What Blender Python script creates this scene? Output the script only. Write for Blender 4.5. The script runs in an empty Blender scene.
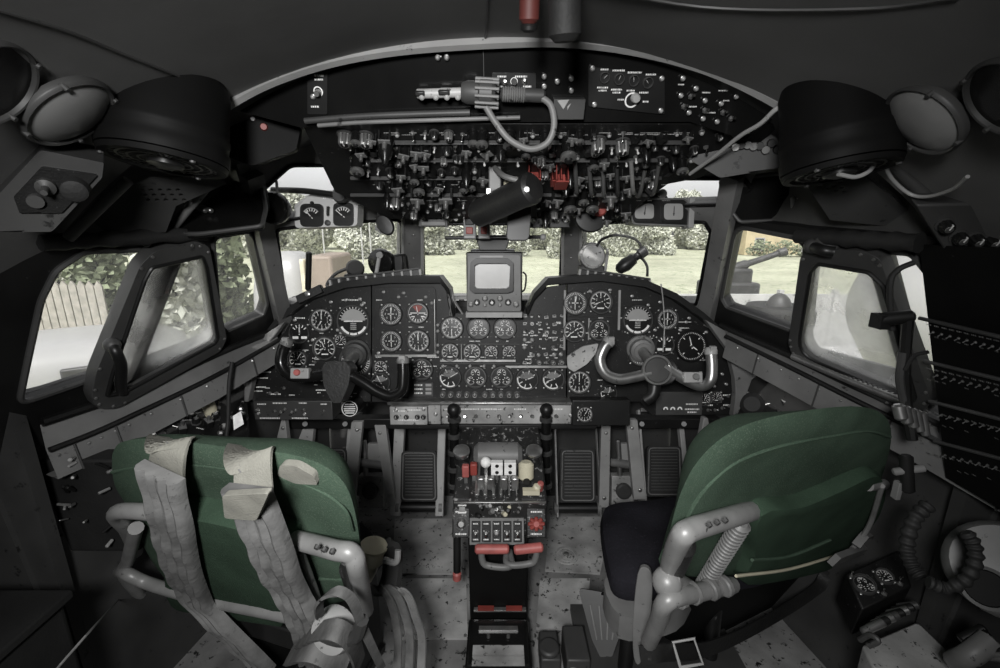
import bpy, math, random
from math import sin, cos, pi, radians, atan2, hypot
from mathutils import Vector, Matrix
from mathutils.geometry import tessellate_polygon
random.seed(7)
C = bpy.context.scene.collection
V = Vector
# ------------------------------------------------------------------ camera model
FPX, CX, CY = 444.0, 500.0, 334.0
PITCH = radians(14.0)
EYE = V((0, 0, 1.35))
sp_, cp_ = sin(PITCH), cos(PITCH)
def ray(px, py):
    u = (px-CX)/FPX; v = (CY-py)/FPX
    return V((u, cp_+v*sp_, -sp_+v*cp_))
def atY(px, py, Y):
    d = ray(px, py); return EYE+d*(Y/d.y)
def atX(px, py, X):
    d = ray(px, py); return EYE+d*(X/d.x)
def atZ(px, py, Z):
    d = ray(px, py); return EYE+d*((Z-EYE.z)/d.z)
class Frame:
    """plane with origin o, normal n (local z), local x along xh"""
    def __init__(s, o, n, xh=(1, 0, 0)):
        s.o = V(o); s.n = V(n).normalized(); xh = V(xh)
        s.x = (xh-s.n*xh.dot(s.n)).normalized(); s.y = s.n.cross(s.x)
    def w(s, a, b, h=0): return s.o+s.x*a+s.y*b+s.n*h
    def hit(s, px, py, h=0):
        d = ray(px, py); t = (s.o+s.n*h-EYE).dot(s.n)/d.dot(s.n)
        return EYE+d*t, t
    def p(s, px, py, h=0):
        q = s.hit(px, py, h)[0]-s.o; return (q.dot(s.x), q.dot(s.y))
    def pw(s, px, py, h=0): return s.hit(px, py, h)[0]
    def sc(s, px, py): return s.hit(px, py)[1]/FPX
    def poly(s, pts, h=0): return [s.p(a, b, h) for a, b in pts]
    def sub(s, a, b, h=0, rot=0):
        f = Frame(s.w(a, b, h), s.n, s.x*cos(rot)+s.y*sin(rot)); return f
    def mat(s):
        m = Matrix((s.x, s.y, s.n)).transposed().to_4x4(); m.translation = s.o; return m
def plane3(a, b, c, toward=EYE, xh=(1, 0, 0)):
    a, b, c = V(a), V(b), V(c); n = (b-a).cross(c-a).normalized()
    if n.dot(V(toward)-a) < 0: n = -n
    return Frame(a, n, xh)

# ------------------------------------------------------------------ materials
MATS = {}
def material(name, col, rough=.5, metal=0., chips=None, chip_scale=60, chip_at=.62, var=.25, var_scale=8, bump=0., bump_scale=300, spec=.5, weave=False, stretch=None):
    m = bpy.data.materials.new(name); m.use_nodes = True
    nt = m.node_tree; N = nt.nodes; L = nt.links
    b = N['Principled BSDF']; b.inputs['Roughness'].default_value = rough; b.inputs['Metallic'].default_value = metal
    b.inputs['Specular IOR Level'].default_value = spec
    tc = N.new('ShaderNodeTexCoord'); src = tc.outputs['Object']
    if stretch:
        mp = N.new('ShaderNodeMapping'); mp.inputs['Scale'].default_value = stretch; L.new(src, mp.inputs[0]); src = mp.outputs[0]
    n1 = N.new('ShaderNodeTexNoise'); n1.inputs['Scale'].default_value = var_scale; n1.inputs['Detail'].default_value = 6
    L.new(src, n1.inputs['Vector'])
    r1 = N.new('ShaderNodeValToRGB'); r1.color_ramp.elements[0].position = .3; r1.color_ramp.elements[1].position = .7
    lo = [c*(1-var) for c in col]; hi = [min(1, c*(1+var)) for c in col]
    r1.color_ramp.elements[0].color = (*lo, 1); r1.color_ramp.elements[1].color = (*hi, 1)
    L.new(n1.outputs['Fac'], r1.inputs[0]); out = r1.outputs[0]
    if chips:
        n2 = N.new('ShaderNodeTexNoise'); n2.inputs['Scale'].default_value = chip_scale; n2.inputs['Detail'].default_value = 8; n2.inputs['Roughness'].default_value = .7
        L.new(src, n2.inputs['Vector'])
        r2 = N.new('ShaderNodeValToRGB'); r2.color_ramp.elements[0].position = chip_at; r2.color_ramp.elements[1].position = chip_at+.04
        L.new(n2.outputs['Fac'], r2.inputs[0])
        mx = N.new('ShaderNodeMixRGB'); L.new(r2.outputs[0], mx.inputs[0]); L.new(out, mx.inputs[1]); mx.inputs[2].default_value = (*chips, 1)
        out = mx.outputs[0]
    L.new(out, b.inputs['Base Color'])
    if bump:
        if weave:
            w1 = N.new('ShaderNodeTexWave'); w1.inputs['Scale'].default_value = bump_scale; w1.bands_direction = 'X'
            w2 = N.new('ShaderNodeTexWave'); w2.inputs['Scale'].default_value = bump_scale; w2.bands_direction = 'Z'
            ad = N.new('ShaderNodeMath'); ad.operation = 'ADD'
            for w, i in ((w1, 0), (w2, 1)):
                L.new(src, w.inputs['Vector']); w.inputs['Distortion'].default_value = 1.5; L.new(w.outputs['Fac'], ad.inputs[i])
            h = ad.outputs[0]
        else:
            n3 = N.new('ShaderNodeTexNoise'); n3.inputs['Scale'].default_value = bump_scale; n3.inputs['Detail'].default_value = 4
            L.new(src, n3.inputs['Vector']); h = n3.outputs['Fac']
        bp = N.new('ShaderNodeBump'); bp.inputs['Strength'].default_value = bump; bp.inputs['Distance'].default_value = .003
        L.new(h, bp.inputs['Height']); L.new(bp.outputs[0], b.inputs['Normal'])
    MATS[name] = m; return m
g = lambda v: (v, v*.995, v*.98)
black = material('black_paint', g(.010), .42, chips=g(.10), chip_scale=45, chip_at=.66, var=.4)
blackg = material('black_gloss', g(.008), .22, var=.3)
panelb = material('panel_black', g(.0085), .5, chips=g(.2), chip_scale=95, chip_at=.635, var=.5, var_scale=14, bump=.2, spec=.35)
wornb = material('worn_black', g(.02), .45, chips=g(.30), chip_scale=55, chip_at=.575, var=.5, var_scale=14, bump=.3)
pale = material('pale_grey_paint', g(.55), .45, chips=g(.15), chip_scale=60, chip_at=.66, var=.12, var_scale=9)
dullred = material('dull_red', (.10, .022, .018), .6, var=.3)
dialb = material('dial_black', g(.010), .35, var=.2)
rubber = material('rubber', g(.014), .7, var=.4, bump=.3, bump_scale=150)
matte = material('matte_black', g(.006), .6, var=.3, spec=.12)
dgrey = material('dark_grey_paint', g(.05), .5, chips=g(.015), chip_scale=30, chip_at=.62, var=.35, var_scale=5)
cgrey = material('ceiling_grey', g(.145), .65, var=.22, var_scale=3, bump=.15, bump_scale=20)
mgrey = material('mid_grey_paint', g(.16), .5, chips=g(.03), chip_scale=35, chip_at=.62, var=.3, var_scale=6, bump=.15, bump_scale=40)
lgrey = material('light_grey_paint', g(.34), .45, chips=g(.06), chip_scale=40, chip_at=.64, var=.2, var_scale=7, bump=.1, bump_scale=40)
steel = material('worn_steel', g(.42), .34, metal=.85, chips=g(.08), chip_scale=60, chip_at=.63, var=.3, var_scale=20)
chrome = material('bright_metal', g(.65), .2, metal=1., var=.15)
silver = material('silver_paint', g(.27), .42, metal=.15, chips=g(.07), chip_scale=80, chip_at=.63, var=.2, var_scale=14, bump=.1, bump_scale=80)
white = material('white_marking', g(.85), .5, var=.12, var_scale=90)
cream = material('cream_plastic', (.62, .58, .44), .45, chips=(.2, .17, .1), chip_scale=50, chip_at=.66, var=.15)
red = material('red_paint', (.27, .05, .04), .5, chips=(.08, .03, .03), chip_scale=80, chip_at=.64, var=.3)
pinkred = material('worn_red_grip', (.38, .105, .095), .5, chips=(.4, .3, .28), chip_scale=60, chip_at=.68, var=.25, var_scale=30)
green = material('green_wool', (.062, .096, .068), .95, chips=(.10, .135, .10), chip_scale=330, chip_at=.55, var=.25, var_scale=9, bump=.6, bump_scale=420, spec=.08)
dgreen = material('dark_green_wool', (.042, .070, .047), .95, chips=(.06, .09, .063), chip_scale=330, chip_at=.57, var=.22, var_scale=9, bump=.6, bump_scale=420, spec=.08)
navy = material('dark_cushion', (.014, .0135, .017), .95, chips=(.03, .029, .036), chip_scale=120, chip_at=.6, var=.4, bump=.6, bump_scale=140, spec=.1)
quilt = material('quilted_canvas', g(.175), .9, chips=g(.11), chip_scale=40, chip_at=.6, var=.3, var_scale=16, bump=.7, bump_scale=60, spec=.1)
linen = material('pale_linen', (.25, .245, .215), .95, chips=g(.18), chip_scale=60, chip_at=.62, var=.2, var_scale=20, bump=.5, bump_scale=300, spec=.1)
webbing = material('grey_webbing', g(.13), .9, var=.3, var_scale=30, bump=.5, bump_scale=160, spec=.1)
leather = material('black_leather', g(.016), .45, chips=g(.06), chip_scale=60, chip_at=.64, var=.4, bump=.3, bump_scale=120)
floorm = material('worn_floor', g(.21), .55, chips=g(.012), chip_scale=30, chip_at=.57, var=.55, var_scale=5, bump=.4, bump_scale=60)
plate = material('worn_plate', g(.36), .45, chips=g(.02), chip_scale=42, chip_at=.585, var=.45, var_scale=9, bump=.3, bump_scale=60)
glow = material('screen_glass', g(.6), .25, var=.08, var_scale=14)
lens = material('milky_lens', g(.36), .3, var=.1)
domeg = material('dome_glass', g(.24), .25, var=.1)
# exterior
grassm = material('meadow_grass', (.44, .45, .34), .95, chips=(.27, .30, .20), chip_scale=2.2, chip_at=.55, var=.22, var_scale=.25, bump=.4, bump_scale=8, spec=.1)
leafm = material('pale_leaves', (.50, .51, .44), .9, var=.5, var_scale=1.6, spec=.1)
leafd = material('dark_leaves', (.19, .215, .14), .9, var=.7, var_scale=4, spec=.1)
bark = material('bark', g(.07), .9, var=.4, spec=.1)
woodm = material('grey_fence_wood', (.34, .32, .28), .8, var=.25, var_scale=9, bump=.3, bump_scale=20)
wbody = material('white_paint', g(.36), .35, var=.06, var_scale=.8)
brown = material('brown_paint', (.26, .21, .17), .6, var=.15, var_scale=2)
wallc = material('ochre_plaster', (.52, .44, .28), .9, var=.15, var_scale=1)
roofm = material('slate_roof', g(.1), .8, var=.3)
concrete = material('pale_concrete', g(.42), .9, chips=g(.22), chip_scale=3, chip_at=.58, var=.25, var_scale=1.2)
def glass_mat(name, haze, dirt_scale=5, tint=.93, hcol=.6):
    m = bpy.data.materials.new(name); m.use_nodes = True; nt = m.node_tree; N = nt.nodes; L = nt.links
    for n in list(N): N.remove(n)
    o = N.new('ShaderNodeOutputMaterial'); tr = N.new('ShaderNodeBsdfTransparent'); tr.inputs[0].default_value = (tint, tint, tint, 1)
    gl = N.new('ShaderNodeBsdfGlossy'); gl.inputs['Roughness'].default_value = .03
    lw = N.new('ShaderNodeLayerWeight'); lw.inputs[0].default_value = .5
    pw = N.new('ShaderNodeMath'); pw.operation = 'POWER'; pw.inputs[1].default_value = 5; L.new(lw.outputs['Facing'], pw.inputs[0])
    fr = N.new('ShaderNodeMapRange'); fr.inputs[3].default_value = .02; fr.inputs[4].default_value = .5; L.new(pw.outputs[0], fr.inputs[0])
    m1 = N.new('ShaderNodeMixShader'); L.new(fr.outputs[0], m1.inputs[0]); L.new(tr.outputs[0], m1.inputs[1]); L.new(gl.outputs[0], m1.inputs[2])
    di = N.new('ShaderNodeBsdfTranslucent'); di.inputs[0].default_value = (hcol, hcol, hcol*.97, 1)
    tc = N.new('ShaderNodeTexCoord'); nz = N.new('ShaderNodeTexNoise'); nz.inputs['Scale'].default_value = dirt_scale; nz.inputs['Detail'].default_value = 6
    L.new(tc.outputs['Object'], nz.inputs['Vector'])
    mr = N.new('ShaderNodeMapRange'); mr.inputs[1].default_value = .35; mr.inputs[2].default_value = .75; mr.inputs[3].default_value = haze*.4; mr.inputs[4].default_value = haze*1.5
    L.new(nz.outputs['Fac'], mr.inputs[0])
    m2 = N.new('ShaderNodeMixShader'); L.new(mr.outputs[0], m2.inputs[0]); L.new(m1.outputs[0], m2.inputs[1]); L.new(di.outputs[0], m2.inputs[2])
    L.new(m2.outputs[0], o.inputs[0]); MATS[name] = m; return m
glass = glass_mat('window_glass', .05)
hazy = glass_mat('hazy_glass', .34, 9, .9, .8)

# ------------------------------------------------------------------ mesh builder
def smooth_path(pts, k=6):
    pts = [V(p) for p in pts]
    if len(pts) < 3: return pts
    out = []
    P = [pts[0]*2-pts[1]]+pts+[pts[-1]*2-pts[-2]]
    for i in range(1, len(P)-2):
        a, b, c, d = P[i-1:i+3]
        for j in range(k):
            t = j/k
            out.append(.5*((2*b)+(c-a)*t+(2*a-5*b+4*c-d)*t*t+(3*b-a-3*c+d)*t**3))
    out.append(pts[-1]); return out
def smooth2(pts, k=5, closed=True):
    n = len(pts); out = []
    for i in range(n):
        a, b, c, d = [V((*pts[(i+j) % n], 0)) for j in (-1, 0, 1, 2)]
        for j in range(k):
            t = j/k; q = .5*((2*b)+(c-a)*t+(2*a-5*b+4*c-d)*t*t+(3*b-a-3*c+d)*t**3); out.append((q.x, q.y))
    return out
def round_poly(pts, r=.25, k=4):
    """corner rounding; r as fraction of the shorter adjacent edge"""
    n = len(pts); out = []
    for i in range(n):
        a, b, c = V((*pts[i-1], 0)), V((*pts[i], 0)), V((*pts[(i+1) % n], 0))
        q = r*min((a-b).length, (c-b).length)
        p0 = b+(a-b).normalized()*q; p1 = b+(c-b).normalized()*q
        for j in range(k+1):
            t = j/k; p = p0*(1-t)**2+b*2*t*(1-t)+p1*t*t; out.append((p.x, p.y))
    return out
GLY = {}
def glyph(ch):
    if ch not in GLY:
        cu = bpy.data.curves.new('glyph', 'FONT'); cu.body = ch; cu.size = 1; cu.align_x = 'CENTER'; cu.align_y = 'CENTER'; cu.resolution_u = 2
        ob = bpy.data.objects.new('glyph', cu); me = bpy.data.meshes.new_from_object(ob)
        GLY[ch] = ([tuple(v.co)[:2] for v in me.vertices], [tuple(p.vertices) for p in me.polygons])
        bpy.data.objects.remove(ob); bpy.data.curves.remove(cu); bpy.data.meshes.remove(me)
    return GLY[ch]
class MB:
    def __init__(s): s.v = []; s.f = []; s.mi = []; s.mats = []
    def m(s, mat):
        if mat not in s.mats: s.mats.append(mat)
        return s.mats.index(mat)
    def add(s, vs, fs, mat):
        o = len(s.v); s.v += [V(p) for p in vs]; k = s.m(mat)
        for f in fs: s.f.append([o+i for i in f]); s.mi.append(k)
        return s
    def box(s, c, sz, mat, R=None):
        c = V(c); hx, hy, hz = [q/2 for q in sz]
        vs = [V((x, y, z)) for x in (-hx, hx) for y in (-hy, hy) for z in (-hz, hz)]
        if R is not None: vs = [R @ q for q in vs]
        return s.add([c+q for q in vs], [(0, 1, 3, 2), (4, 6, 7, 5), (0, 4, 5, 1), (2, 3, 7, 6), (0, 2, 6, 4), (1, 5, 7, 3)], mat)
    def fbox(s, F, a0, a1, b0, b1, h0, h1, mat, taper=1.):
        ca, cb = (a0+a1)/2, (b0+b1)/2
        vs = []
        for h, k in ((h0, 1), (h1, taper)):
            for a, b in ((a0, b0), (a1, b0), (a1, b1), (a0, b1)): vs.append(F.w(ca+(a-ca)*k, cb+(b-cb)*k, h))
        return s.add(vs, [(3, 2, 1, 0), (4, 5, 6, 7)]+[(i, (i+1) % 4, 4+(i+1) % 4, 4+i) for i in range(4)], mat)
    def pbox(s, F, px0, py0, px1, py1, h0, h1, mat, taper=1.):
        a0, b1 = F.p(px0, py0); a1, b0 = F.p(px1, py1)
        if a0 > a1: a0, a1 = a1, a0
        if b0 > b1: b0, b1 = b1, b0
        return s.fbox(F, a0, a1, b0, b1, h0, h1, mat, taper)
    def lathe(s, o, ax, prof, mat, n=24, caps=True):
        o = V(o); ax = V(ax).normalized(); x = ax.orthogonal().normalized(); y = ax.cross(x)
        vs = []; fs = []
        for r, h in prof:
            for i in range(n):
                a = 2*pi*i/n; vs.append(o+ax*h+(x*cos(a)+y*sin(a))*r)
        for k in range(len(prof)-1):
            for i in range(n):
                j = (i+1) % n; fs.append((k*n+i, k*n+j, (k+1)*n+j, (k+1)*n+i))
        if caps:
            if prof[0][0] > 1e-6: fs.append(tuple(range(n))[::-1])
            if prof[-1][0] > 1e-6: fs.append(tuple((len(prof)-1)*n+i for i in range(n)))
        return s.add(vs, fs, mat)
    def cyl(s, p0, p1, r, mat, r1=None, n=16):
        p0, p1 = V(p0), V(p1); L = (p1-p0).length
        return s.lathe(p0, p1-p0, [(r, 0), (r if r1 is None else r1, L)], mat, n)
    def rod(s, p0, p1, r, mat, n=16):
        p0, p1 = V(p0), V(p1); L = (p1-p0).length; e = min(r*.35, L*.3)
        return s.lathe(p0, p1-p0, [(r-e, 0), (r, e), (r, L-e), (r-e, L)], mat, n)
    def ball(s, c, r, mat, n=14, sq=(1, 1, 1), ax=(0, 0, 1)):
        k = n//2
        prof = [(max(1e-4, r*sin(pi*i/k)), -r*cos(pi*i/k)*sq[2]) for i in range(k+1)]
        return s.lathe(c, ax, prof, mat, n)
    def tube(s, pts, r, mat, n=8, k=6, smooth=True):
        P = smooth_path(pts, k) if smooth else [V(p) for p in pts]
        m = len(P); vs = []; fs = []
        t0 = (P[1]-P[0]).normalized(); x = t0.orthogonal().normalized()
        for i, p in enumerate(P):
            t = (P[min(i+1, m-1)]-P[max(i-1, 0)]).normalized()
            x = (x-t*x.dot(t)).normalized(); y = t.cross(x)
            rr = r if not callable(r) else r(i/(m-1))
            for j in range(n):
                a = 2*pi*j/n; vs.append(p+(x*cos(a)+y*sin(a))*rr)
        for i in range(m-1):
            for j in range(n):
                q = (j+1) % n; fs.append((i*n+j, i*n+q, (i+1)*n+q, (i+1)*n+j))
        fs += [tuple(range(n))[::-1], tuple((m-1)*n+j for j in range(n))]
        return s.add(vs, fs, mat)
    def strap(s, pts, wid, th, mat, side, k=6, ribs=0, puff=0., waves=0):
        """flat band along pts; side = width direction (vector or list)"""
        P = smooth_path(pts, k); m = len(P); vs = []; fs = []; na = 2*(ribs*2)+2 if ribs else 2
        L = 0; Ls = [0]
        for i in range(1, m): L += (P[i]-P[i-1]).length; Ls.append(L)
        for i, p in enumerate(P):
            t = (P[min(i+1, m-1)]-P[max(i-1, 0)]).normalized(); sd = V(side); sd = (sd-t*sd.dot(t)).normalized(); nn = sd.cross(t).normalized()
            if nn.dot(EYE-p) < 0: sd, nn = -sd, -nn
            w = wid(i/(m-1)) if callable(wid) else wid
            row = []
            for j in range(na):
                a = j/(na-1)
                bulge = 0
                if ribs: bulge = puff*abs(sin(pi*a*ribs))
                if waves: bulge += .0016*sin(2*pi*waves*Ls[i]/max(L, 1e-6)+1.2*a)
                row.append(p+sd*w*(a-.5)+nn*(th/2+bulge))
            for j in range(na): row.append(p+sd*w*(.5-j/(na-1))-nn*th/2)
            vs += row
        q = 2*na
        for i in range(m-1):
            for j in range(q):
                l = (j+1) % q; fs.append((i*q+j, i*q+l, (i+1)*q+l, (i+1)*q+j))
        fs += [tuple(range(q))[::-1], tuple((m-1)*q+j for j in range(q))]
        return s.add(vs, fs, mat)
    def prism(s, F, poly, h0, h1, mat, holes=(), inset=0.):
        loops = [poly]+list(holes); flat = [p for l in loops for p in l]
        tris = tessellate_polygon([[V((a, b, 0)) for a, b in l] for l in loops]); n = len(flat)
        vs = [F.w(a, b, h0) for a, b in flat]+[F.w(a, b, h1) for a, b in flat]
        fs = []
        for t in tris:
            a, b, c = [V((*flat[i], 0)) for i in t]
            if (b-a).cross(c-a).z < 0: t = t[::-1]
            fs.append(tuple(n+i for i in t)); fs.append(tuple(t[::-1]))
        o = 0
        for l in loops:
            k = len(l)
            for i in range(k):
                j = (i+1) % k; fs.append((o+i, o+j, n+o+j, n+o+i))
            o += k
        return s.add(vs, fs, mat)
    def pillow(s, F, poly, prof, mat):
        """prof: list of (inset metres toward centroid, height)"""
        n = len(poly); cx = sum(p[0] for p in poly)/n; cy = sum(p[1] for p in poly)/n
        vs = []; fs = []
        for ins, h in prof:
            for a, b in poly:
                d = hypot(a-cx, b-cy); k = max(0.02, 1-ins/max(d, 1e-5)); vs.append(F.w(cx+(a-cx)*k, cy+(b-cy)*k, h))
        for k in range(len(prof)-1):
            for i in range(n):
                j = (i+1) % n; fs.append((k*n+i, k*n+j, (k+1)*n+j, (k+1)*n+i))
        c0 = len(vs); vs.append(F.w(cx, cy, prof[0][1])); c1 = len(vs); vs.append(F.w(cx, cy, prof[-1][1]))
        for i in range(n):
            j = (i+1) % n; fs.append((j, i, c0)); fs.append(((len(prof)-1)*n+i, (len(prof)-1)*n+j, c1))
        return s.add(vs, fs, mat)
    def text(s, F, a, b, size, txt, mat, h=0, rot=0, sx=.8):
        for i, ch in enumerate(txt):
            if ch == ' ': continue
            gv, gf = glyph(ch); off = (i-(len(txt)-1)/2)*size*.62*sx
            vs = []
            for x, y in gv:
                x = x*size*sx+off; y = y*size
                vs.append(F.w(a+x*cos(rot)-y*sin(rot), b+x*sin(rot)+y*cos(rot), h))
            s.add(vs, gf, mat)
        return s
    def build(s, name, base=(0, 0, 0), parent=None, bevel=0., smooth=40):
        me = bpy.data.meshes.new(name); b = V(base)
        me.from_pydata([tuple(p-b) for p in s.v], [], s.f)
        for mt in s.mats: me.materials.append(mt)
        me.polygons.foreach_set('material_index', s.mi)
        me.update()
        import bmesh
        bm = bmesh.new(); bm.from_mesh(me); bmesh.ops.recalc_face_normals(bm, faces=bm.faces); bm.to_mesh(me); bm.free()
        if smooth:
            me.shade_smooth(); me.set_sharp_from_angle(angle=radians(smooth))
        o = bpy.data.objects.new(name, me); C.objects.link(o)
        if bevel:
            bv = o.modifiers.new('bevel', 'BEVEL'); bv.width = bevel; bv.segments = 2; bv.limit_method = 'ANGLE'; bv.angle_limit = radians(50)
        if parent is not None: o.parent = parent
        else: o.location = b
        return o
def tag(o, label, cat, group=None, kind=None):
    if label: o['label'] = label
    if cat: o['category'] = cat
    if group: o['group'] = group
    if kind: o['kind'] = kind
    return o
class T:
    def __init__(s, name, label, cat, base, group=None):
        s.b = V(base); s.o = bpy.data.objects.new(name, None); C.objects.link(s.o); s.o.location = s.b; s.o.empty_display_size = .05
        tag(s.o, label, cat, group)
    def part(s, name, mb, parent=None, label=None, bevel=0., smooth=40):
        o = mb.build(name, s.b, parent or s.o, bevel, smooth)
        if label: o['label'] = label
        return o
def one(name, label, cat, mb, base, group=None, bevel=0., smooth=40):
    return tag(mb.build(name, base, None, bevel, smooth), label, cat, group)
def struct(name, mb, parent=None, bevel=0., smooth=40):
    o = mb.build(name, (0, 0, 0), parent, bevel, smooth)
    if parent is None: o['kind'] = 'structure'
    return o
def proto(mb):
    """mesh data built at the origin, shared by placed copies"""
    o = mb.build('proto'); me = o.data; bpy.data.objects.remove(o); return me
def put(t, name, me, M, parent=None):
    """link mesh data as a part of thing t at world matrix M (4x4)"""
    o = bpy.data.objects.new(name, me); C.objects.link(o); o.parent = parent or t.o
    o.matrix_local = Matrix.Translation(-t.b) @ M
    return o
UP = V((0, 0, 1)); LOC = Frame((0, 0, 0), (0, 0, 1))

# ------------------------------------------------------------------ shell
RV, ZC = 1.27, .40
def vault(x, r=RV): return ZC+math.sqrt(max(0, r*r-x*x))
ARCH_Y = .90
def shell_strip(a0, a1, y0, y1, r0, r1, mat, n=48, ny=6):
    mb = MB(); vs = []; fs = []
    for k in range(ny+1):
        y = y0+(y1-y0)*k/ny
        for q, r in ((0, r0), (1, r1)):
            for i in range(n+1):
                a = a0+(a1-a0)*i/n; vs.append((r*sin(a), y, ZC+r*cos(a)))
    row = 2*(n+1)
    for k in range(ny):
        for q in (0, n+1):
            for i in range(n):
                o = k*row+q+i; fs.append((o, o+1, o+row+1, o+row))
    for k in (0, ny):
        for i in range(n): o = k*row+i; fs.append((o, o+1, o+n+2, o+n+1))
    for i in (0, n):
        for k in range(ny): o = k*row+i; fs.append((o, o+n+1, o+row+n+1, o+row))
    return mb.add(vs, fs, mat)
struct('ceiling', shell_strip(-radians(60), radians(60), -1.0, ARCH_Y, RV, RV+.04, cgrey, 60, 8))
ZFL = 0.
struct('floor', MB().box((0, .45, -.02), (2.6, 3.1, .04), floorm))
def lowwall(sx):
    mb = MB(); a0 = radians(60); prof = []
    for i in range(13):
        a = a0+(radians(109)-a0)*i/12; prof.append((sx*RV*sin(a), ZC+RV*cos(a)))
    vs = []; fs = []
    ys = (-1.0, -.2, .4, ARCH_Y)
    for y in ys:
        for x, z in prof: vs.append((x, y, z))
        for x, z in prof: vs.append((x+sx*.04, y, z))
    n = len(prof)
    for k in range(len(ys)-1):
        for q in (0, n):
            for i in range(n-1):
                o = k*2*n+q+i; fs.append((o, o+1, o+2*n+1, o+2*n))
    return mb.add(vs, fs, dgrey)
struct('wall_rear', MB().box((0, -1.0, .85), (2.6, .04, 2.0), dgrey))
# --- window walls
def build_side(sx):
    S = 'left' if sx < 0 else 'right'
    X = lambda px: px if sx < 0 else px
    if sx < 0:
        cb, ct = (283, 325), (258, 231); FLc = (-.37, 1.93, 1.06); FLt = tuple(atY(405, 222, 1.68))
    else:
        cb, ct = (707, 318), (729, 222); FLc = (.33, 1.93, 1.06); FLt = tuple(atY(578, 222, 1.68))
    SF = atY(*cb, 1.60)
    FL = plane3(SF, FLc, FLt)
    TP = FL.pw(*ct)
    SR = atX(20, 405, -1.05) if sx < 0 else atX(965, 430, 1.05)
    WL = plane3(SR, SF, TP, xh=(0, 1, 0) if sx > 0 else (0, -1, 0))
    return FL, WL, SF, TP, SR
FLL, WLL, SFL, TPL, SRL = build_side(-1)
FLR, WLR, SFR, TPR, SRR = build_side(1)
print('corner tops', TPL, TPR, 'FL up', FLL.pw(300, 130), FLR.pw(700, 130))
wl_holes = {
 'rear': [(18, 404), (27, 360), (40, 300), (55, 270), (84, 251), (160, 249), (140, 305), (112, 372)],
 'slide': [(184, 247), (202, 244), (216, 337), (138, 368)],
 'front': [(212, 237), (248, 231), (253, 238), (267, 303), (263, 315), (226, 331), (219, 325)],
}
wr_holes = {
 'front': [(736, 226), (798, 238), (806, 246), (799, 322), (793, 331), (727, 307), (722, 298)],
 'slide': [(812, 252), (868, 250), (912, 402), (803, 352)],
 'rear': [(882, 251), (912, 253), (950, 300), (962, 425), (940, 420), (926, 412)],
}
def window_wall(name, W, outer, holes):
    mb = MB(); hp = [round_poly(W.poly(h), .22) for h in holes.values()]
    mb.prism(W, W.poly(outer), -.035, 0, black, hp)
    for h in hp:   # raised rim around each opening
        P = [W.w(a, b, .002) for a, b in h]
        mb.tube(P+[P[0], P[1]], .0065, dgrey, 6, smooth=False)
    return struct(name, mb)
window_wall('wall_left', WLL, [(-140, 520), (-140, 225), (60, 240), (140, 236), (258, 226), (285, 332), (200, 372), (60, 438)], wl_holes)
window_wall('wall_right', WLR, [(729, 219), (810, 228), (900, 236), (1200, 240), (1200, 580), (950, 445), (850, 390), (704, 322)], wr_holes)
fl_holes = {'main': [(276, 229), (318, 224), (402, 219), (401, 275), (400, 300), (300, 304), (286, 306)],
            'brow': [(262, 190), (290, 165), (345, 165), (350, 187), (340, 212), (272, 222)]}
fr_holes = {'main': [(582, 224), (655, 220), (705, 222), (711, 232), (698, 298), (696, 304), (583, 300)],
            'brow': [(625, 190), (668, 178), (744, 178), (752, 188), (727, 204), (650, 206)]}
def front_side(name, F, outer, holes):
    mb = MB(); hp = [round_poly(F.poly(h), .15) for h in holes.values()]
    mb.prism(F, F.poly(outer), -.04, 0, mgrey, hp)
    for h in hp:
        P = [F.w(a, b, .002) for a, b in h]; mb.tube(P+[P[0], P[1]], .006, blackg, 6, smooth=False)
    return struct(name, mb)
front_side('wall_front', FLL, [(255, 228), (215, 90), (425, 90), (413, 300), (411, 330), (286, 345)], fl_holes)
front_side('wall_front.001', FLR, [(571, 330), (572, 300), (560, 90), (800, 90), (732, 219), (707, 325), (705, 345)], fr_holes)
FCN = plane3(atY(413, 290, 1.93), atY(571, 290, 1.93), atY(490, 222, 1.68))
hc = [(423, 224), (562, 224), (559, 300), (425, 300)]
mb = MB(); hp = round_poly(FCN.poly(hc), .06)
mb.prism(FCN, FCN.poly([(405, 90), (580, 90), (573, 330), (409, 330)]), -.04, 0, mgrey, [hp])
P = [FCN.w(a, b, .002) for a, b in hp]; mb.tube(P+[P[0]], .005, blackg, 6, smooth=False)
struct('wall_front.002', mb)
wn = 0
def pane(F, pts, mat=glass, r=.2):
    global wn; wn += 1
    mb = MB().prism(F, round_poly(F.poly(pts), r), -.026, -.020, mat)
    return struct('window_%d' % wn, mb)
for h in fl_holes.values(): pane(FLL, h)
pane(FCN, hc)
for h in fr_holes.values(): pane(FLR, h)
for k in ('rear', 'front'): pane(WLL, wl_holes[k])
for k in ('front', 'rear'): pane(WLR, wr_holes[k])
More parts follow.
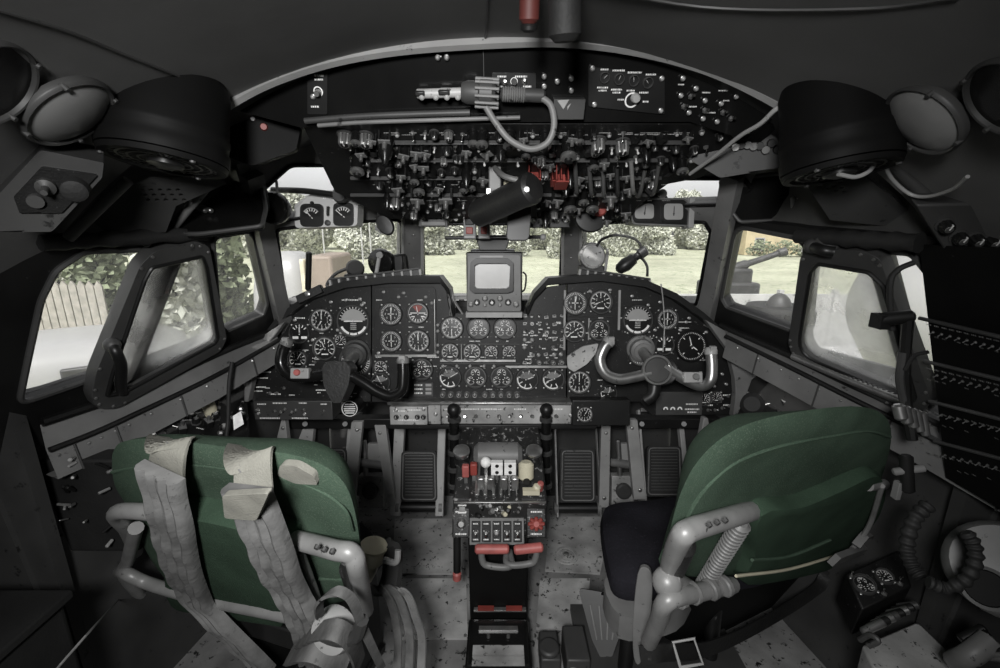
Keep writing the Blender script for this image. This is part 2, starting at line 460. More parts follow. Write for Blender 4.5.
# centre posts of the windscreen, corner posts
tn = 0
def trim(mb, bevel=0., parent=None):
    global tn
    if parent is None: tn += 1
    return struct('trim_%d' % tn, mb, parent, bevel)
for px0, px1, a, b in ((403, 424, FLL, FCN), (561, 581, FCN, FLR)):
    mb = MB(); m0 = (px0+px1)/2
    F = FCN
    q = [F.p(px0, 150), F.p(px1, 150), F.p(px1, 312), F.p(px0, 312)]
    mb.prism(F, q, .003, .028, mgrey)
    for x in (px0+1, px1-1):
        mb.cyl(F.w(*F.p(x, 150), .03), F.w(*F.p(x, 312), .03), .006, lgrey, n=8)
    for y in (235, 258, 282):
        mb.lathe(F.pw(m0, y, .028), F.n, [(.004, 0), (.003, .003)], steel, 8)
    trim(mb, .004)
for sx, top, bot in ((-1, (252, 175), (285, 328)), (1, (733, 175), (705, 322))):
    F = FLL if sx < 0 else FLR
    p0 = F.pw(top[0], top[1], .02); p1 = F.pw(bot[0], bot[1], .02); mb = MB()
    mb.strap([p0, (p0+p1)/2, p1], .05, .03, mgrey, (F.x-F.n*.4*sx*-1), 3)
    for t in (.25, .5, .75): mb.ball(p0.lerp(p1, t)+V((0, -.02, 0)), .006, steel, 8)
    trim(mb)
# sills : light strips along the window bottoms, and the lining below
def lining(sx):
    W = WLL if sx < 0 else WLR
    if sx < 0:
        up = [(40, 425), (85, 410), (130, 395), (212, 357), (276, 331)]
        mid = [(46, 450), (90, 433), (130, 415), (212, 376), (278, 339)]
        low = [(-60, 560), (60, 470), (140, 428), (215, 395), (285, 352)]
    else:
        up = [(722, 327), (793, 358), (850, 385), (940, 425), (1100, 500)]
        mid = [(728, 336), (790, 366), (850, 396), (935, 438), (1090, 520)]
        low = [(740, 385), (790, 402), (850, 428), (925, 465), (1050, 560)]
    U = [W.pw(a, b, .012) for a, b in up]; M = [W.pw(a, b, .05) for a, b in mid]
    mb = MB(); n = len(U); vs = []; 
    Lw = [M[i]+V((-sx*(.010), 0, -.075)) for i in range(n)]
    vs = U+M+Lw+[p+V((sx*.05, .02, 0)) for p in Lw]
    fs = [(k*n+i, k*n+i+1, (k+1)*n+i+1, (k+1)*n+i) for k in range(3) for i in range(n-1)]
    mb.add(vs, fs, mgrey)
    o = trim(mb)
    mb = MB(); mb.tube([p+V((-sx*.006, 0, .006)) for p in U], .011, black, 8)
    mb.tube([p+V((-sx*.008, 0, 0)) for p in M], .007, black, 8)
    for i in range(n-1):
        for t in (.2, .55, .9):
            p = M[i].lerp(M[i+1], t); q = Lw[i].lerp(Lw[i+1], t)
            if t == .55: mb.tube([p+V((-sx*.004, 0, 0)), q+V((-sx*.004, 0, 0))], .0025, dgrey, 6)
            mb.ball(p.lerp(q, .3), .004, steel, 8)
    trim(mb)
lining(-1); lining(1)
struct('wall_left.001', lowwall(-1)); struct('wall_right.001', lowwall(1))
# forward lower hull (dark) under the panel and beside the consoles
mb = MB()
for sx in (-1, 1):
    vs = [(sx*1.06, .88, 0), (sx*.86, 2.0, 0), (sx*1.16, .88, .97), (sx*.86, 1.68, .97), (sx*.80, 2.0, .97)]
    mb.add(vs, [(0, 1, 4, 3, 2)], dgrey)
mb.box((0, 2.02, .5), (1.9, .03, 1.05), dgrey)
for sx in (-1, 1): mb.box((sx*1.22, .905, .50), (.32, .03, 1.08), dgrey)
struct('wall_front.003', mb)
# forward roof: closes between arch, window tops and windscreen
def roof_side(sx):
    W = WLL if sx < 0 else WLR; F = FLL if sx < 0 else FLR
    pts = [(-140, 226), (60, 241), (140, 237), (258, 226)] if sx < 0 else [(1200, 241), (900, 237), (810, 229), (729, 219)]
    low = [W.pw(a, b, -.01) for a, b in pts]
    mb = MB(); vs = []; n = len(low); K = 5
    for i, p in enumerate(low):
        for k in range(K+1):
            t = k/K; xe = sx*.62; q = V((xe, p.y if i else p.y, vault(.62)))
            r = p.lerp(q, t); r += V((sx*.05*sin(pi*t), 0, .05*sin(pi*t))); vs.append(r)
    fs = [(i*(K+1)+k, i*(K+1)+k+1, (i+1)*(K+1)+k+1, (i+1)*(K+1)+k) for i in range(n-1) for k in range(K)]
    mb.add(vs, fs, dgrey)
    return mb
mb = roof_side(-1); m2 = roof_side(1)
mb.add(m2.v, m2.f, dgrey)
a = math.asin(.64/RV)
m3 = shell_strip(-a, a, ARCH_Y-.01, 1.36, RV+.005, RV+.035, dgrey, 20, 3)
mb.add(m3.v, m3.f, dgrey)
struct('ceiling.001', mb)
# arch trim at the edge of the ceiling lining
pts = []
for px, py in ((196, 128), (225, 105), (262, 84), (310, 66), (360, 54), (420, 46), (500, 41), (560, 40), (620, 46), (680, 59), (730, 77), (785, 106), (815, 130)):
    d = ray(px, py); pts.append(EYE+d*((ARCH_Y-.005)/d.y))
trim(MB().strap(pts, .020, .012, lgrey, (0, .45, 1), 5))  # light grey colour stands in for highlights along the arch edge

# ------------------------------------------------------------------ instruments
PN = Frame((0, 1.56, .9), (0, -cos(radians(9)), sin(radians(9))))
def ticks(mb, F, r0, r1, n, a0, a1, w, h, mat=white):
    for i in range(n):
        a = a0+(a1-a0)*i/max(1, n-1); d = (cos(a), sin(a)); q = (-sin(a), cos(a))
        mb.add([F.w(d[0]*r+q[0]*s*w, d[1]*r+q[1]*s*w, h) for r, s in ((r0, -1), (r0, 1), (r1, 1), (r1, -1))], [(0, 1, 2, 3)], mat)
def arcband(mb, F, r0, r1, a0, a1, h, mat, n=16):
    vs = []; 
    for i in range(n+1):
        a = a0+(a1-a0)*i/n
        vs += [F.w(cos(a)*r0, sin(a)*r0, h), F.w(cos(a)*r1, sin(a)*r1, h)]
    mb.add(vs, [(2*i, 2*i+1, 2*i+3, 2*i+2) for i in range(n)], mat)
def needle(mb, F, ang, L, w, h, mat=white, tail=.25):
    d = V((cos(ang), sin(ang))); q = V((-sin(ang), cos(ang)))
    P = [d*-L*tail-q*w, d*-L*tail+q*w, d*L*.75+q*w*.8, d*L, d*L*.75-q*w*.8]
    vs = [F.w(p.x, p.y, h) for p in P]+[F.w(p.x, p.y, h+.0012) for p in P]
    mb.add(vs, [(4, 3, 2, 1, 0), (5, 6, 7, 8, 9)]+[(i, (i+1) % 5, 5+(i+1) % 5, 5+i) for i in range(5)], mat)
    mb.lathe(F.w(0, 0, h-.001), F.n, [(w*2.2, 0), (w*2.0, .003)], dgrey, 10)
def gauge(t, FR, px, py, r, kind='clock', ang=90, ang2=None, name='gauge', label=None):
    a, b = FR.p(px, py); R = r*FR.sc(px, py); F = FR.sub(a, b)
    mb = MB()
    mb.lathe(F.o, F.n, [(R*1.13, 0), (R*1.13, .006), (R*1.05, .011), (R*.98, .011), (R*.95, .004)], dgrey if kind != 'big' else black, 28, caps=False)
    for i in range(4):
        q = F.w(R*1.22*cos(pi/4+i*pi/2), R*1.22*sin(pi/4+i*pi/2)); mb.lathe(q, F.n, [(.0035, 0), (.0035, .003), (.002, .004)], steel, 8)
    ga = t.part(name, mb, label=label)
    d = MB(); d.lathe(F.o, F.n, [(R*.97, .002), (.0005, .0025)], dialb, 28); h = .0035
    n = MB(); hn = .006; two = radians
    if kind == 'clock':
        arcband(d, F, R*.90, R*.96, 0, 2*pi, h, lgrey, 32)
        ticks(d, F, R*.68, R*.90, 12, 0, 2*pi*11/12, R*.035, h)
        ticks(d, F, R*.80, R*.90, 60, 0, 2*pi*59/60, R*.012, h)
        for i in range(10):
            aa = pi/2-2*pi*i/10; d.text(F, R*.54*cos(aa), R*.54*sin(aa), R*.30, str(i), white, h)
    elif kind == 'comp':
        arcband(d, F, R*.92, R*.97, 0, 2*pi, h, lgrey, 32)
        ticks(d, F, R*.72, R*.92, 36, 0, 2*pi*35/36, R*.02, h)
        for i in range(8):
            aa = pi/2-2*pi*i/8; d.text(F, R*.52*cos(aa), R*.52*sin(aa), R*.26, '0369258147'[i], white, h)
        arcband(d, F, R*.04, R*.10, 0, 2*pi, h, white, 12)
        d.fbox(F, -R*.03, R*.03, -R*.6, R*.6, .003, h, white); d.fbox(F, -R*.3, R*.3, -R*.03, R*.03, .003, h, white)
    elif kind == 'horizon':
        arcband(d, F, 0.001, R*.80, radians(3), radians(177), h, lens, 24)
        ticks(d, F, R*.82, R*.95, 13, radians(10), radians(170), R*.02, h)
        d.fbox(F, -R*.62, R*.62, -R*.05, R*.02, .003, h+.0008, white)
        for k in range(1, 5): d.fbox(F, -R*.2, R*.2, -R*(.13*k+.03), -R*(.13*k), .003, h+.0003, white)
        arcband(d, F, R*.80, R*.95, radians(205), radians(250), h, white, 6); arcband(d, F, R*.80, R*.95, radians(255), radians(285), h, white, 6); arcband(d, F, R*.80, R*.95, radians(290), radians(335), h, white, 6)
    elif kind == 'red':
        arcband(d, F, R*.88, R*.96, 0, 2*pi, h, lgrey, 32)
        arcband(d, F, R*.1, R*.80, radians(50), radians(130), h, red, 12)
        d.fbox(F, -R*.75, R*.75, -R*.04, R*.04, .003, h+.0004, white)
        ticks(d, F, R*.62, R*.88, 9, radians(190), radians(350), R*.035, h)
        for k in (-1, 1): d.fbox(F, k*R*.45-R*.14, k*R*.45+R*.14, -R*.42, -R*.30, .003, h, white)
    elif kind == 'multi':
        for q, (ox, oy, rr) in enumerate(((0, .38, .46), (-.42, -.32, .42), (.42, -.32, .42))):
            G = F.sub(R*ox, R*oy)
            arcband(d, G, R*rr*.80, R*rr*.95, radians(-40+120*q), radians(200+120*q), h, lgrey, 14)
            ticks(d, G, R*rr*.45, R*rr*.80, 6, radians(-30), radians(210), R*.03, h)
            needle(n, G, radians(70+80*q+ang), R*rr*.7, R*.04, hn)
        arcband(d, F, R*.92, R*.97, 0, 2*pi, h, mgrey, 32)
    elif kind == 'arc':
        arcband(d, F, R*.84, R*.94, radians(-40), radians(220), h, lgrey, 24)
        ticks(d, F, R*.55, R*.84, 9, radians(-40), radians(220), R*.035, h)
        for i in range(5):
            aa = radians(210-60*i); d.text(F, R*.42*cos(aa), R*.42*sin(aa), R*.28, str(i*2), white, h)
        d.fbox(F, -R*.3, R*.3, -R*.62, -R*.5, .003, h, white)
    elif kind == 'turn':
        d.fbox(F, -R*.04, R*.04, -R*.1, R*.8, .003, h, white)
        for k in (-1, 1): d.fbox(F, k*R*.45-R*.3, k*R*.45+R*.3, -R*.62, -R*.34, .003, h, white)
        ticks(d, F, R*.6, R*.9, 5, radians(40), radians(140), R*.05, h)
    elif kind == 'big':
        ticks(d, F, R*.86, R*.99, 48, 0, 2*pi*47/48, R*.018, h)
        ticks(d, F, R*.66, R*.80, 4, radians(45), radians(315), R*.03, h)
    elif kind == 'half':
        arcband(d, F, R*.84, R*.95, radians(170), radians(300), h, white, 14)
        ticks(d, F, R*.5, R*.84, 7, radians(30), radians(300), R*.04, h)
        arcband(d, F, .001, R*.7, radians(20), radians(170), h, mgrey, 16)
    t.part('dial_face', d, ga, smooth=0)
    if kind not in ('multi', 'horizon'):
        needle(n, F, radians(ang), R*.72, R*.035, hn)
        if ang2 is not None: needle(n, F, radians(ang2), R*.5, R*.045, hn+.0015)
    if kind == 'horizon':
        n.fbox(F, -R*.5, -R*.15, -R*.03, R*.03, hn, hn+.001, white); n.fbox(F, R*.15, R*.5, -R*.03, R*.03, hn, hn+.001, white); n.ball(F.w(0, 0, hn), R*.07, white, 8)
    t.part('needle', n, ga, smooth=0)
    return ga
# shared small part meshes, origin at base, +Z out of the panel
P_SCREW = proto(MB().lathe((0, 0, 0), UP, [(.004, 0), (.004, .002), (.0025, .003)], steel, 8))
def fluted(r, h, mat, cap, n=12):
    mb = MB(); vs = []; fs = []; k = n*2
    for z, q in ((0, 1.05), (h*.8, 1), (h, .85)):
        for i in range(k): a = 2*pi*i/k; rr = r*q*(1 if i % 2 else .88); vs.append((rr*cos(a), rr*sin(a), z))
    for l in range(2):
        for i in range(k): j = (i+1) % k; fs.append((l*k+i, l*k+j, l*k+k+j, l*k+k+i))
    fs.append(tuple(2*k+i for i in range(k))); mb.add(vs, fs, mat)
    mb.lathe((0, 0, h), UP, [(r*.6, 0), (r*.55, .001)], cap, 12); mb.fbox(LOC, -r*.08, r*.08, 0, r*.9, h*.9, h+.002, white)
    mb.lathe((0, 0, 0), UP, [(r*1.3, 0), (r*1.3, .003), (r*1.1, .004)], dgrey, 16)
    return proto(mb)
P_KNOB = fluted(.012, .022, black, steel); P_KNOBS = fluted(.008, .014, black, steel); P_KNOBM = fluted(.013, .026, steel, black, 14)
P_LAMP = proto(MB().lathe((0, 0, 0), UP, [(.0085, 0), (.0085, .006), (.007, .007)], steel, 14).lathe((0, 0, .006), UP, [(.0065, 0), (.005, .005), (.001, .007)], lens, 14))
P_LAMPR = proto(MB().lathe((0, 0, 0), UP, [(.0085, 0), (.0085, .006), (.007, .007)], steel, 14).lathe((0, 0, .006), UP, [(.0065, 0), (.005, .005), (.001, .007)], red, 14))
def toggle(mat, tilt=.35, L=.02):
    mb = MB(); mb.lathe((0, 0, 0), UP, [(.008, 0), (.008, .004), (.006, .006), (.004, .008)], steel, 6)
    d = V((0, sin(tilt), cos(tilt))); mb.lathe((0, 0, .006), d, [(.0022, 0), (.0028, L*.7), (.004, L*.8), (.0036, L)], mat, 8)
    return proto(mb)
P_TOG = toggle(chrome); P_TOGD = toggle(chrome, -.35); P_TOGW = toggle(white, .3); P_TOGK = toggle(mgrey, -.3)
P_COV = proto(MB().box((0, 0, .006), (.018, .013, .012), lgrey).box((0, .002, .0125), (.011, .006, .002), black))
def guard(mat):
    mb = MB(); F = LOC
    mb.fbox(F, -.009, .009, -.016, -.012, 0, .02, mat); mb.fbox(F, -.009, -.0075, -.016, .014, 0, .022, mat); mb.fbox(F, .0075, .009, -.016, .014, 0, .022, mat)
    mb.add([(-.009, -.016, .02), (.009, -.016, .02), (.009, .014, .024), (-.009, .014, .024), (-.009, -.016, .022), (.009, -.016, .022), (.009, .014, .026), (-.009, .014, .026)], [(3, 2, 1, 0), (4, 5, 6, 7), (0, 1, 5, 4), (1, 2, 6, 5), (2, 3, 7, 6), (3, 0, 4, 7)], mat)
    return proto(mb)
P_GRED = guard(red); P_GBLK = guard(black)
def on(F, px, py, h=0, s=1, rot=0):
    a, b = F.p(px, py); return F.sub(a, b, h, rot).mat() @ Matrix.Scale(s, 4)
def legend(mb, F, px, py, wpx, hpx=1.3, h=.0015, seg=None):
    """engraved legend strip: worn, unreadable small strokes"""
    a, b = F.p(px, py); s = F.sc(px, py); w = wpx*s; hh = hpx*s; x = -w/2
    while x < w/2:
        l = random.uniform(.3, 1.1)*hh
        mb.add([F.w(a+x, b-hh/2, h), F.w(a+min(w/2, x+l), b-hh/2, h), F.w(a+min(w/2, x+l), b+hh/2, h), F.w(a+x, b+hh/2, h)], [(0, 1, 2, 3)], white)
        x += l+hh*.35

# ------------------------------------------------------------------ main instrument panels
capt_out = [(249, 402), (252, 372), (262, 345), (284, 318), (312, 298), (345, 287), (371, 283), (371, 402)]
t = T('instrument_panel', 'black flight instrument board behind the control wheel with the red thumb switch', 'instrument panel', PN.pw(310, 402))
mb = MB().prism(PN, PN.poly(capt_out), -.03, 0, panelb)
for a in ((262, 362, 14), (262, 372, 18), (262, 378, 12), (258, 387, 16), (258, 391, 10), (325, 390, 18), (276, 394, 10), (352, 300, 20), (300, 318, 10), (330, 363, 8), (290, 345, 8), (366, 380, 6)): legend(mb, PN, *a)
for i in range(40):
    legend(mb, PN, random.uniform(265, 368), random.uniform(318, 398), random.uniform(2, 6), .9)
t.part('face_plate', mb, bevel=.002)
gauge(t, PN, 322, 320, 11, 'clock', 90, 250); gauge(t, PN, 353.5, 321, 15, 'horizon'); gauge(t, PN, 300, 333, 9.5, 'turn', 90)
gauge(t, PN, 325, 348, 11, 'arc', 110, 200); gauge(t, PN, 341, 341, 6, 'arc', 60); gauge(t, PN, 356, 361, 15, 'comp', 75)
gauge(t, PN, 298, 359, 9, 'arc', 60, 200); gauge(t, PN, 279, 352, 6, 'half', 60)
for q in ((331, 302), (306, 305), (346, 300), (360, 299), (362, 305), (364, 303), (313, 340), (341, 333), (287, 372), (310, 372), (338, 330), (295, 320)): put(t, 'indicator_lamp', P_LAMP, on(PN, *q, s=.75))
for q in ((275, 365), (270, 393), (277, 393), (284, 388), (315, 362)): put(t, 'toggle_switch', P_TOG, on(PN, *q, s=.8))
# engine / navigation boards
cen_out = [(372, 402), (372, 283), (440, 283), (446, 290), (450, 314), (526, 314), (532, 300), (540, 288), (566, 284), (566, 402)]
t = T('instrument_panel', 'wide central instrument board with rows of round engine dials and a knob row', 'instrument panel', PN.pw(470, 402))
mb = MB().prism(PN, PN.poly(cen_out), -.03, .0, panelb)
mb.prism(PN, round_poly(PN.poly([(376, 287), (436, 287), (438, 356), (374, 356)]), .08), 0, .006, panelb)
for a in ((435, 300, 435, 354), (376, 355, 436, 356), (441, 360, 515, 361), (506, 366, 566, 367)):
    mb.pbox(PN, a[0]-.7, a[1]-.7, a[2]+.7, a[3]+.7, .001, .008, steel)
for y in (343.5, 363): mb.pbox(PN, 440, y, 520, y+1, 0, .004, dgrey)
mb.pbox(PN, 461, 344, 462, 362, 0, .006, lgrey); mb.pbox(PN, 414, 382, 434, 396, 0, .01, dgrey)
for y in (384.5, 388.5, 392.5):
    legend(mb, PN, 419, y, 8, 1.6, .0105); mb.pbox(PN, 426, y-1.3, 432, y+1.3, .0105, .012, lens)
for i in range(46): legend(mb, PN, random.uniform(376, 518), random.choice((300, 327, 341, 357, 366, 389)), random.uniform(2, 6), .9, .0065)
for i in range(40): legend(mb, PN, random.uniform(523, 562), random.uniform(318, 366), random.uniform(2, 6), 1.2, .002)
t.part('face_plate', mb, bevel=.0015)
PQ = PN.sub(0, 0, .006)
gauge(t, PQ, 391, 314, 10.5, 'comp', 80); gauge(t, PQ, 418, 313, 10, 'red', 100); gauge(t, PQ, 391.5, 341, 10, 'comp', 88); gauge(t, PQ, 418.5, 341, 10.5, 'clock', 95, 90)
for i, x in enumerate((452, 478.5, 505)): gauge(t, PN, x, 328, 10.5, 'clock' if i == 0 else 'multi', 265, None)
for x, r, a in ((450, 8.5, 100), (472, 8.5, 70), (491, 6.5, 120), (509, 6.5, 60)): gauge(t, PN, x, 352, r, 'arc', a)
for i, (x, k, a) in enumerate(((450, 'half', 30), (475.5, 'multi', 20), (501.5, 'multi', 70), (527, 'half', 20), (553, 'half', 200))): gauge(t, PN, x, 377+(2 if i > 2 else 0), 10.5, k, a)
gauge(t, PN, 422, 369, 10.5, 'multi', 200); gauge(t, PN, 381, 367, 6.5, 'arc', 150); gauge(t, PN, 381, 382, 9, 'half', 120)
for x in (443, 451, 459, 467, 475, 485, 493, 501, 509, 517): put(t, 'panel_knob', P_KNOBM, on(PN, x, 394.5, s=.72))
for x, y in ((384, 292), (404, 293), (399, 297), (396, 350), (379, 353), (438, 325), (438, 331), (438, 345), (438, 352), (443, 366), (457, 366), (470, 366), (484, 366), (494, 366), (426, 297), (432, 303)): put(t, 'indicator_lamp', P_LAMP, on(PN, x, y, .004, s=.75))
for r in range(7):
    for c in range(6):
        x = 524.5+c*7.3+random.uniform(-.8, .8); y = 316.5+r*7.6+random.uniform(-.8, .8)
        if random.random() < .1: continue
        k = random.choice((0, 0, 1, 2, 3, 3))
        put(t, ('toggle_switch', 'indicator_lamp', 'selector_knob', 'switch_cover')[k], (P_TOG, P_LAMP, P_KNOBM, P_COV)[k], on(PN, x, y, s=(1.0, .95, .6, .75)[k]*random.uniform(.85, 1.1), rot=random.uniform(-.3, .3)))
# copilot board
cop_out = [(567, 402), (567, 284), (600, 281), (640, 286), (668, 296), (700, 318), (722, 343), (732, 372), (735, 414), (652, 416), (640, 402)]
t = T('instrument_panel', 'black flight instrument board with the large ticked black dial and hanging thin wire', 'instrument panel', PN.pw(650, 410))
mb = MB().prism(PN, PN.poly(cop_out), -.03, 0, panelb)
mb.pbox(PN, 563.5, 290, 565, 350, .001, .01, lgrey); mb.pbox(PN, 618, 290, 619.5, 330, .001, .01, lgrey); mb.pbox(PN, 588, 318, 589, 340, .001, .008, lgrey); mb.pbox(PN, 568, 316, 612, 317, .001, .008, dgrey)
mb.pbox(PN, 655, 391, 700, 414, 0, .016, dgrey)
for i in range(3): arcband(mb, PN.sub(*PN.p(664+7*i, 408), .017), .004, .009, radians(-20), radians(200), 0, white, 10)
for i in range(36): legend(mb, PN, random.uniform(570, 728), random.choice((292, 318, 333, 360, 372, 380)), random.uniform(2, 5), .9)
for a in ((690, 403, 12), (690, 408, 14), (690, 411, 9), (708, 399, 10), (724, 395, 12), (708, 405, 9), (727, 405, 8), (684, 322, 14), (684, 328, 10), (637, 300, 10)): legend(mb, PN, *a, .9 if a[1] < 390 else 1.4, .0175 if 655 < a[0] < 700 and a[1] > 390 else .002)
t.part('face_plate', mb, bevel=.002)
gauge(t, PN, 575, 303, 11, 'comp', 80); gauge(t, PN, 600.5, 302, 11, 'arc', 200); gauge(t, PN, 574, 331, 10.5, 'arc', 215, 40); gauge(t, PN, 599, 330, 10, 'multi', 100)
gauge(t, PN, 637.5, 320, 14, 'horizon'); gauge(t, PN, 667, 319, 10, 'comp', 90); gauge(t, PN, 691, 346, 14.5, 'big', 105, -35); gauge(t, PN, 664, 345, 9, 'turn', 90); gauge(t, PN, 649, 340, 5, 'half', 40)
gauge(t, PN, 641, 353, 12, 'comp', 60); gauge(t, PN, 579, 382, 11, 'clock', 90); gauge(t, PN, 608, 393, 8, 'half', 70); gauge(t, PN, 704, 399, 6, 'arc', 70); gauge(t, PN, 716, 397, 5.5, 'arc', 70)
for q in ((632, 296), (648, 305), (660, 302), (655, 330), (680, 330), (686, 322), (689, 318), (706, 332), (722, 374), (726, 384), (714, 386), (610, 290), (590, 291)): put(t, 'indicator_lamp', P_LAMP, on(PN, *q, s=.7))
for q in ((708, 410), (715, 410), (722, 408), (729, 406), (700, 386), (720, 399), (728, 396)): put(t, 'toggle_switch', P_TOG, on(PN, *q, s=.8))
# lower strip consoles under the panels
def strip(name, label, x0, y0, x1, y1, mat, depth=.07):
    F = Frame(PN.pw((x0+x1)/2, (y0+y1)/2, .03), (0, -cos(radians(4)), sin(radians(4))))
    t = T(name, label, 'switch panel', F.pw((x0+x1)/2, y1)); return t, F
t, F = strip('switch_unit', 'long black low switch box hung under the board behind the red-switch wheel', 253, 401, 333, 420, black)
mb = MB().pbox(F, 253, 401, 333, 420, -.09, 0, dgrey)
for a in ((262, 404, 9), (280, 403, 14), (303, 403, 8), (324, 404, 6), (270, 418, 20), (300, 418, 16), (258, 410, 4)): legend(mb, F, *a, 1.3)
t.part('housing', mb, bevel=.003)
for x, y in ((258, 409), (259, 413), (275, 411), (281, 412), (285, 409), (292, 412), (296, 410), (304, 410), (305, 414), (324, 411)): put(t, 'toggle_switch', random.choice((P_TOG, P_TOGD, P_LAMP)), on(F, x, y, s=.75))
t, F = strip('switch_unit', 'worn grey switch strip across the centre above the throttle pedestal', 390, 403, 592, 425, mgrey)
mb = MB().pbox(F, 441, 405, 596, 424, -.08, 0, plate); mb.pbox(F, 390, 406, 428, 424, -.08, .01, plate); mb.pbox(F, 428, 404, 441, 424, -.08, .004, plate); mb.pbox(F, 388, 401, 596, 404, -.08, .016, steel); mb.pbox(F, 390, 424, 596, 428, -.08, .012, black)
for a in ((400, 410, 12), (415, 409, 14), (450, 409, 12), (470, 409, 18), (492, 409, 22), (520, 409, 12), (556, 409, 14), (409, 419, 20)): legend(mb, F, *a, 1.5, .011 if a[0] < 430 else .002)
t.part('housing', mb, bevel=.003)
for x in (448, 455, 465, 476, 488, 499, 510, 521, 532, 545, 556): put(t, 'toggle_switch', random.choice((P_TOG, P_TOGD)), on(F, x, 416, s=1.0, rot=random.uniform(-.6, .6)))
for x, y in ((397, 416), (407, 416), (418, 416), (424, 416)): put(t, 'selector_knob', P_KNOBS, on(F, x, y, .01, s=.9))
for x, y in ((397, 409), (424, 408), (436, 413), (570, 414)): put(t, 'indicator_lamp', P_LAMP, on(F, x, y, .01, s=.8))
FB = Frame(PN.pw(595, 412, .055), PN.n)
t = T('dial_box', 'plain black box carrying one small white-faced dial beside the grey switch strip', 'dial box', FB.pw(600, 428))
t.part('housing', MB().pbox(FB, 572, 400, 630, 426, -.11, 0, black), bevel=.004)
gauge(t, FB, 584.5, 414, 7.5, 'clock', 60, label='small white-ringed dial')
# round striped plate on the wheel column
mb = MB(); a, b = PN.p(356.5, 403.5); F = PN.sub(a, b, .075); R = 8*PN.sc(356, 403)
mb.lathe(F.w(0, 0, -.10), F.n, [(R*.9, 0), (R, .01), (R, .098), (R*.95, .10)], black, 24)
arcband(mb, F, R*.86, R*.95, 0, 2*pi, .001, white, 28)
for k in range(-2, 3): w = R*.7*math.sqrt(1-(k/3.2)**2); mb.fbox(F, -w, w, k*R*.26-R*.06, k*R*.26+R*.06, 0, .0012, white)
one('name_plate', 'small round black plate with white stripes under the red-switch wheel', 'plate', mb, F.o)

# ------------------------------------------------------------------ glareshield
def shield(label, pts, th=.02, lip=.02):
    """black hood along the top edge of the board"""
    P = [PN.pw(a, b, .035) for a, b in pts]; n = len(P); vs = []
    for p in P: vs += [p+V((0, 0, -.014)), p+V((0, .10, -.030)), p+V((0, .10, .004)), p+V((0, -.012, .012)), p+V((0, -.012, -.012))]
    fs = [(i*5+k, i*5+(k+1) % 5, i*5+5+(k+1) % 5, i*5+5+k) for i in range(n-1) for k in range(5)]+[(0, 1, 2, 3, 4), tuple((n-1)*5+k for k in (4, 3, 2, 1, 0))]
    return one('glareshield', label, 'glareshield', MB().add(vs, fs, black), P[0])
shield('black padded hood over the board with the red-topped dial', [(256, 350), (280, 318), (310, 296), (345, 284), (390, 279), (440, 279), (450, 292), (453, 312)])
shield('black padded hood sweeping down over the board with the hanging thin wire', [(527, 312), (534, 296), (548, 281), (600, 277), (645, 283), (675, 296), (702, 315), (728, 338), (750, 354)])
def slot_rail(label, a, b, n, Y):
    F = Frame(PN.pw((a[0]+b[0])/2, (a[1]+b[1])/2, .02), (0, -1, .15)); t = T('slotted_rail', label, 'rail', F.o)
    mb = MB(); P0 = F.pw(*a); P1 = F.pw(*b); d = (P1-P0); L = d.length; d.normalize(); G = Frame(P0, F.n, d)
    H = .034; mb.fbox(G, 0, L, -H*.5, H*.5, -.05, -.012, black)
    mb.fbox(G, 0, L, H*.3, H*.5, -.012, 0, dgrey); mb.fbox(G, 0, L, -H*.5, -H*.3, -.012, 0, dgrey)
    for i in range(n+1): mb.fbox(G, L*i/n-.004, L*i/n+.004, -H*.3, H*.3, -.012, 0, lgrey)
    t.part('rail', mb, bevel=.001); return t
slot_rail('dark slotted rail along the hood below the round white-faced disc', (580, 272), (650, 283), 9, 0)
slot_rail('dark slotted rail along the hood below the two black lamps', (330, 283), (420, 272), 10, 0)

# ------------------------------------------------------------------ radar display on the centre
FRD = Frame(PN.pw(493, 290, .10), (0, -cos(radians(3)), sin(radians(3))))
t = T('radar_display', 'boxed grey screen unit standing on top of the central board', 'display', FRD.pw(493, 317))
mb = MB(); mb.pbox(FRD, 466, 252, 522, 316, -.16, 0, black)
t.part('cabinet', mb, bevel=.004)
mb = MB(); F = FRD
mb.prism(F, round_poly(F.poly([(468, 255), (520, 255), (521, 311), (467, 311)]), .05), 0, .006, mgrey)
fp = t.part('front_plate', mb, bevel=.001)
mb = MB(); out = round_poly(F.poly([(471, 262), (476, 258), (508, 258), (513, 262), (513, 290), (508, 292), (474, 292), (470, 289)]), .3); inn = round_poly(F.poly([(475, 265), (479, 263), (506, 263), (510, 266), (509, 286), (506, 288), (478, 288), (475, 286)]), .3)
mb.prism(F, out, .006, .035, black, [inn]); t.part('screen_hood', mb, fp, bevel=.002)
t.part('screen', MB().prism(F, inn, .006, .009, glow), fp)
t.part('nameplate', MB().pbox(F, 480, 255.5, 503, 257.5, .006, .009, lgrey), fp)
for x, y, m, s in ((471, 304, P_LAMP, 1.1), (477, 302, P_KNOBS, 1.1), (485, 298, P_LAMP, 1.2), (492, 302, P_KNOBS, 1.1), (500, 298, P_LAMP, 1.2), (508, 302, P_KNOBS, 1.1), (516, 304, P_LAMP, 1.2), (485, 305, P_LAMP, .7), (500, 305, P_LAMP, .7)): put(t, 'control_knob' if m is P_KNOBS else 'indicator_lamp', m, on(F, x, y, .006, s), fp)
t.part('shelf', MB().pbox(F, 466, 311.5, 522, 317, -.02, .02, lgrey), bevel=.002)
t.part('cable', MB().tube([F.pw(523, 272, -.02), F.pw(526, 276, -.02), F.pw(525, 288, -.02), F.pw(522, 292, -.02)], .003, rubber))
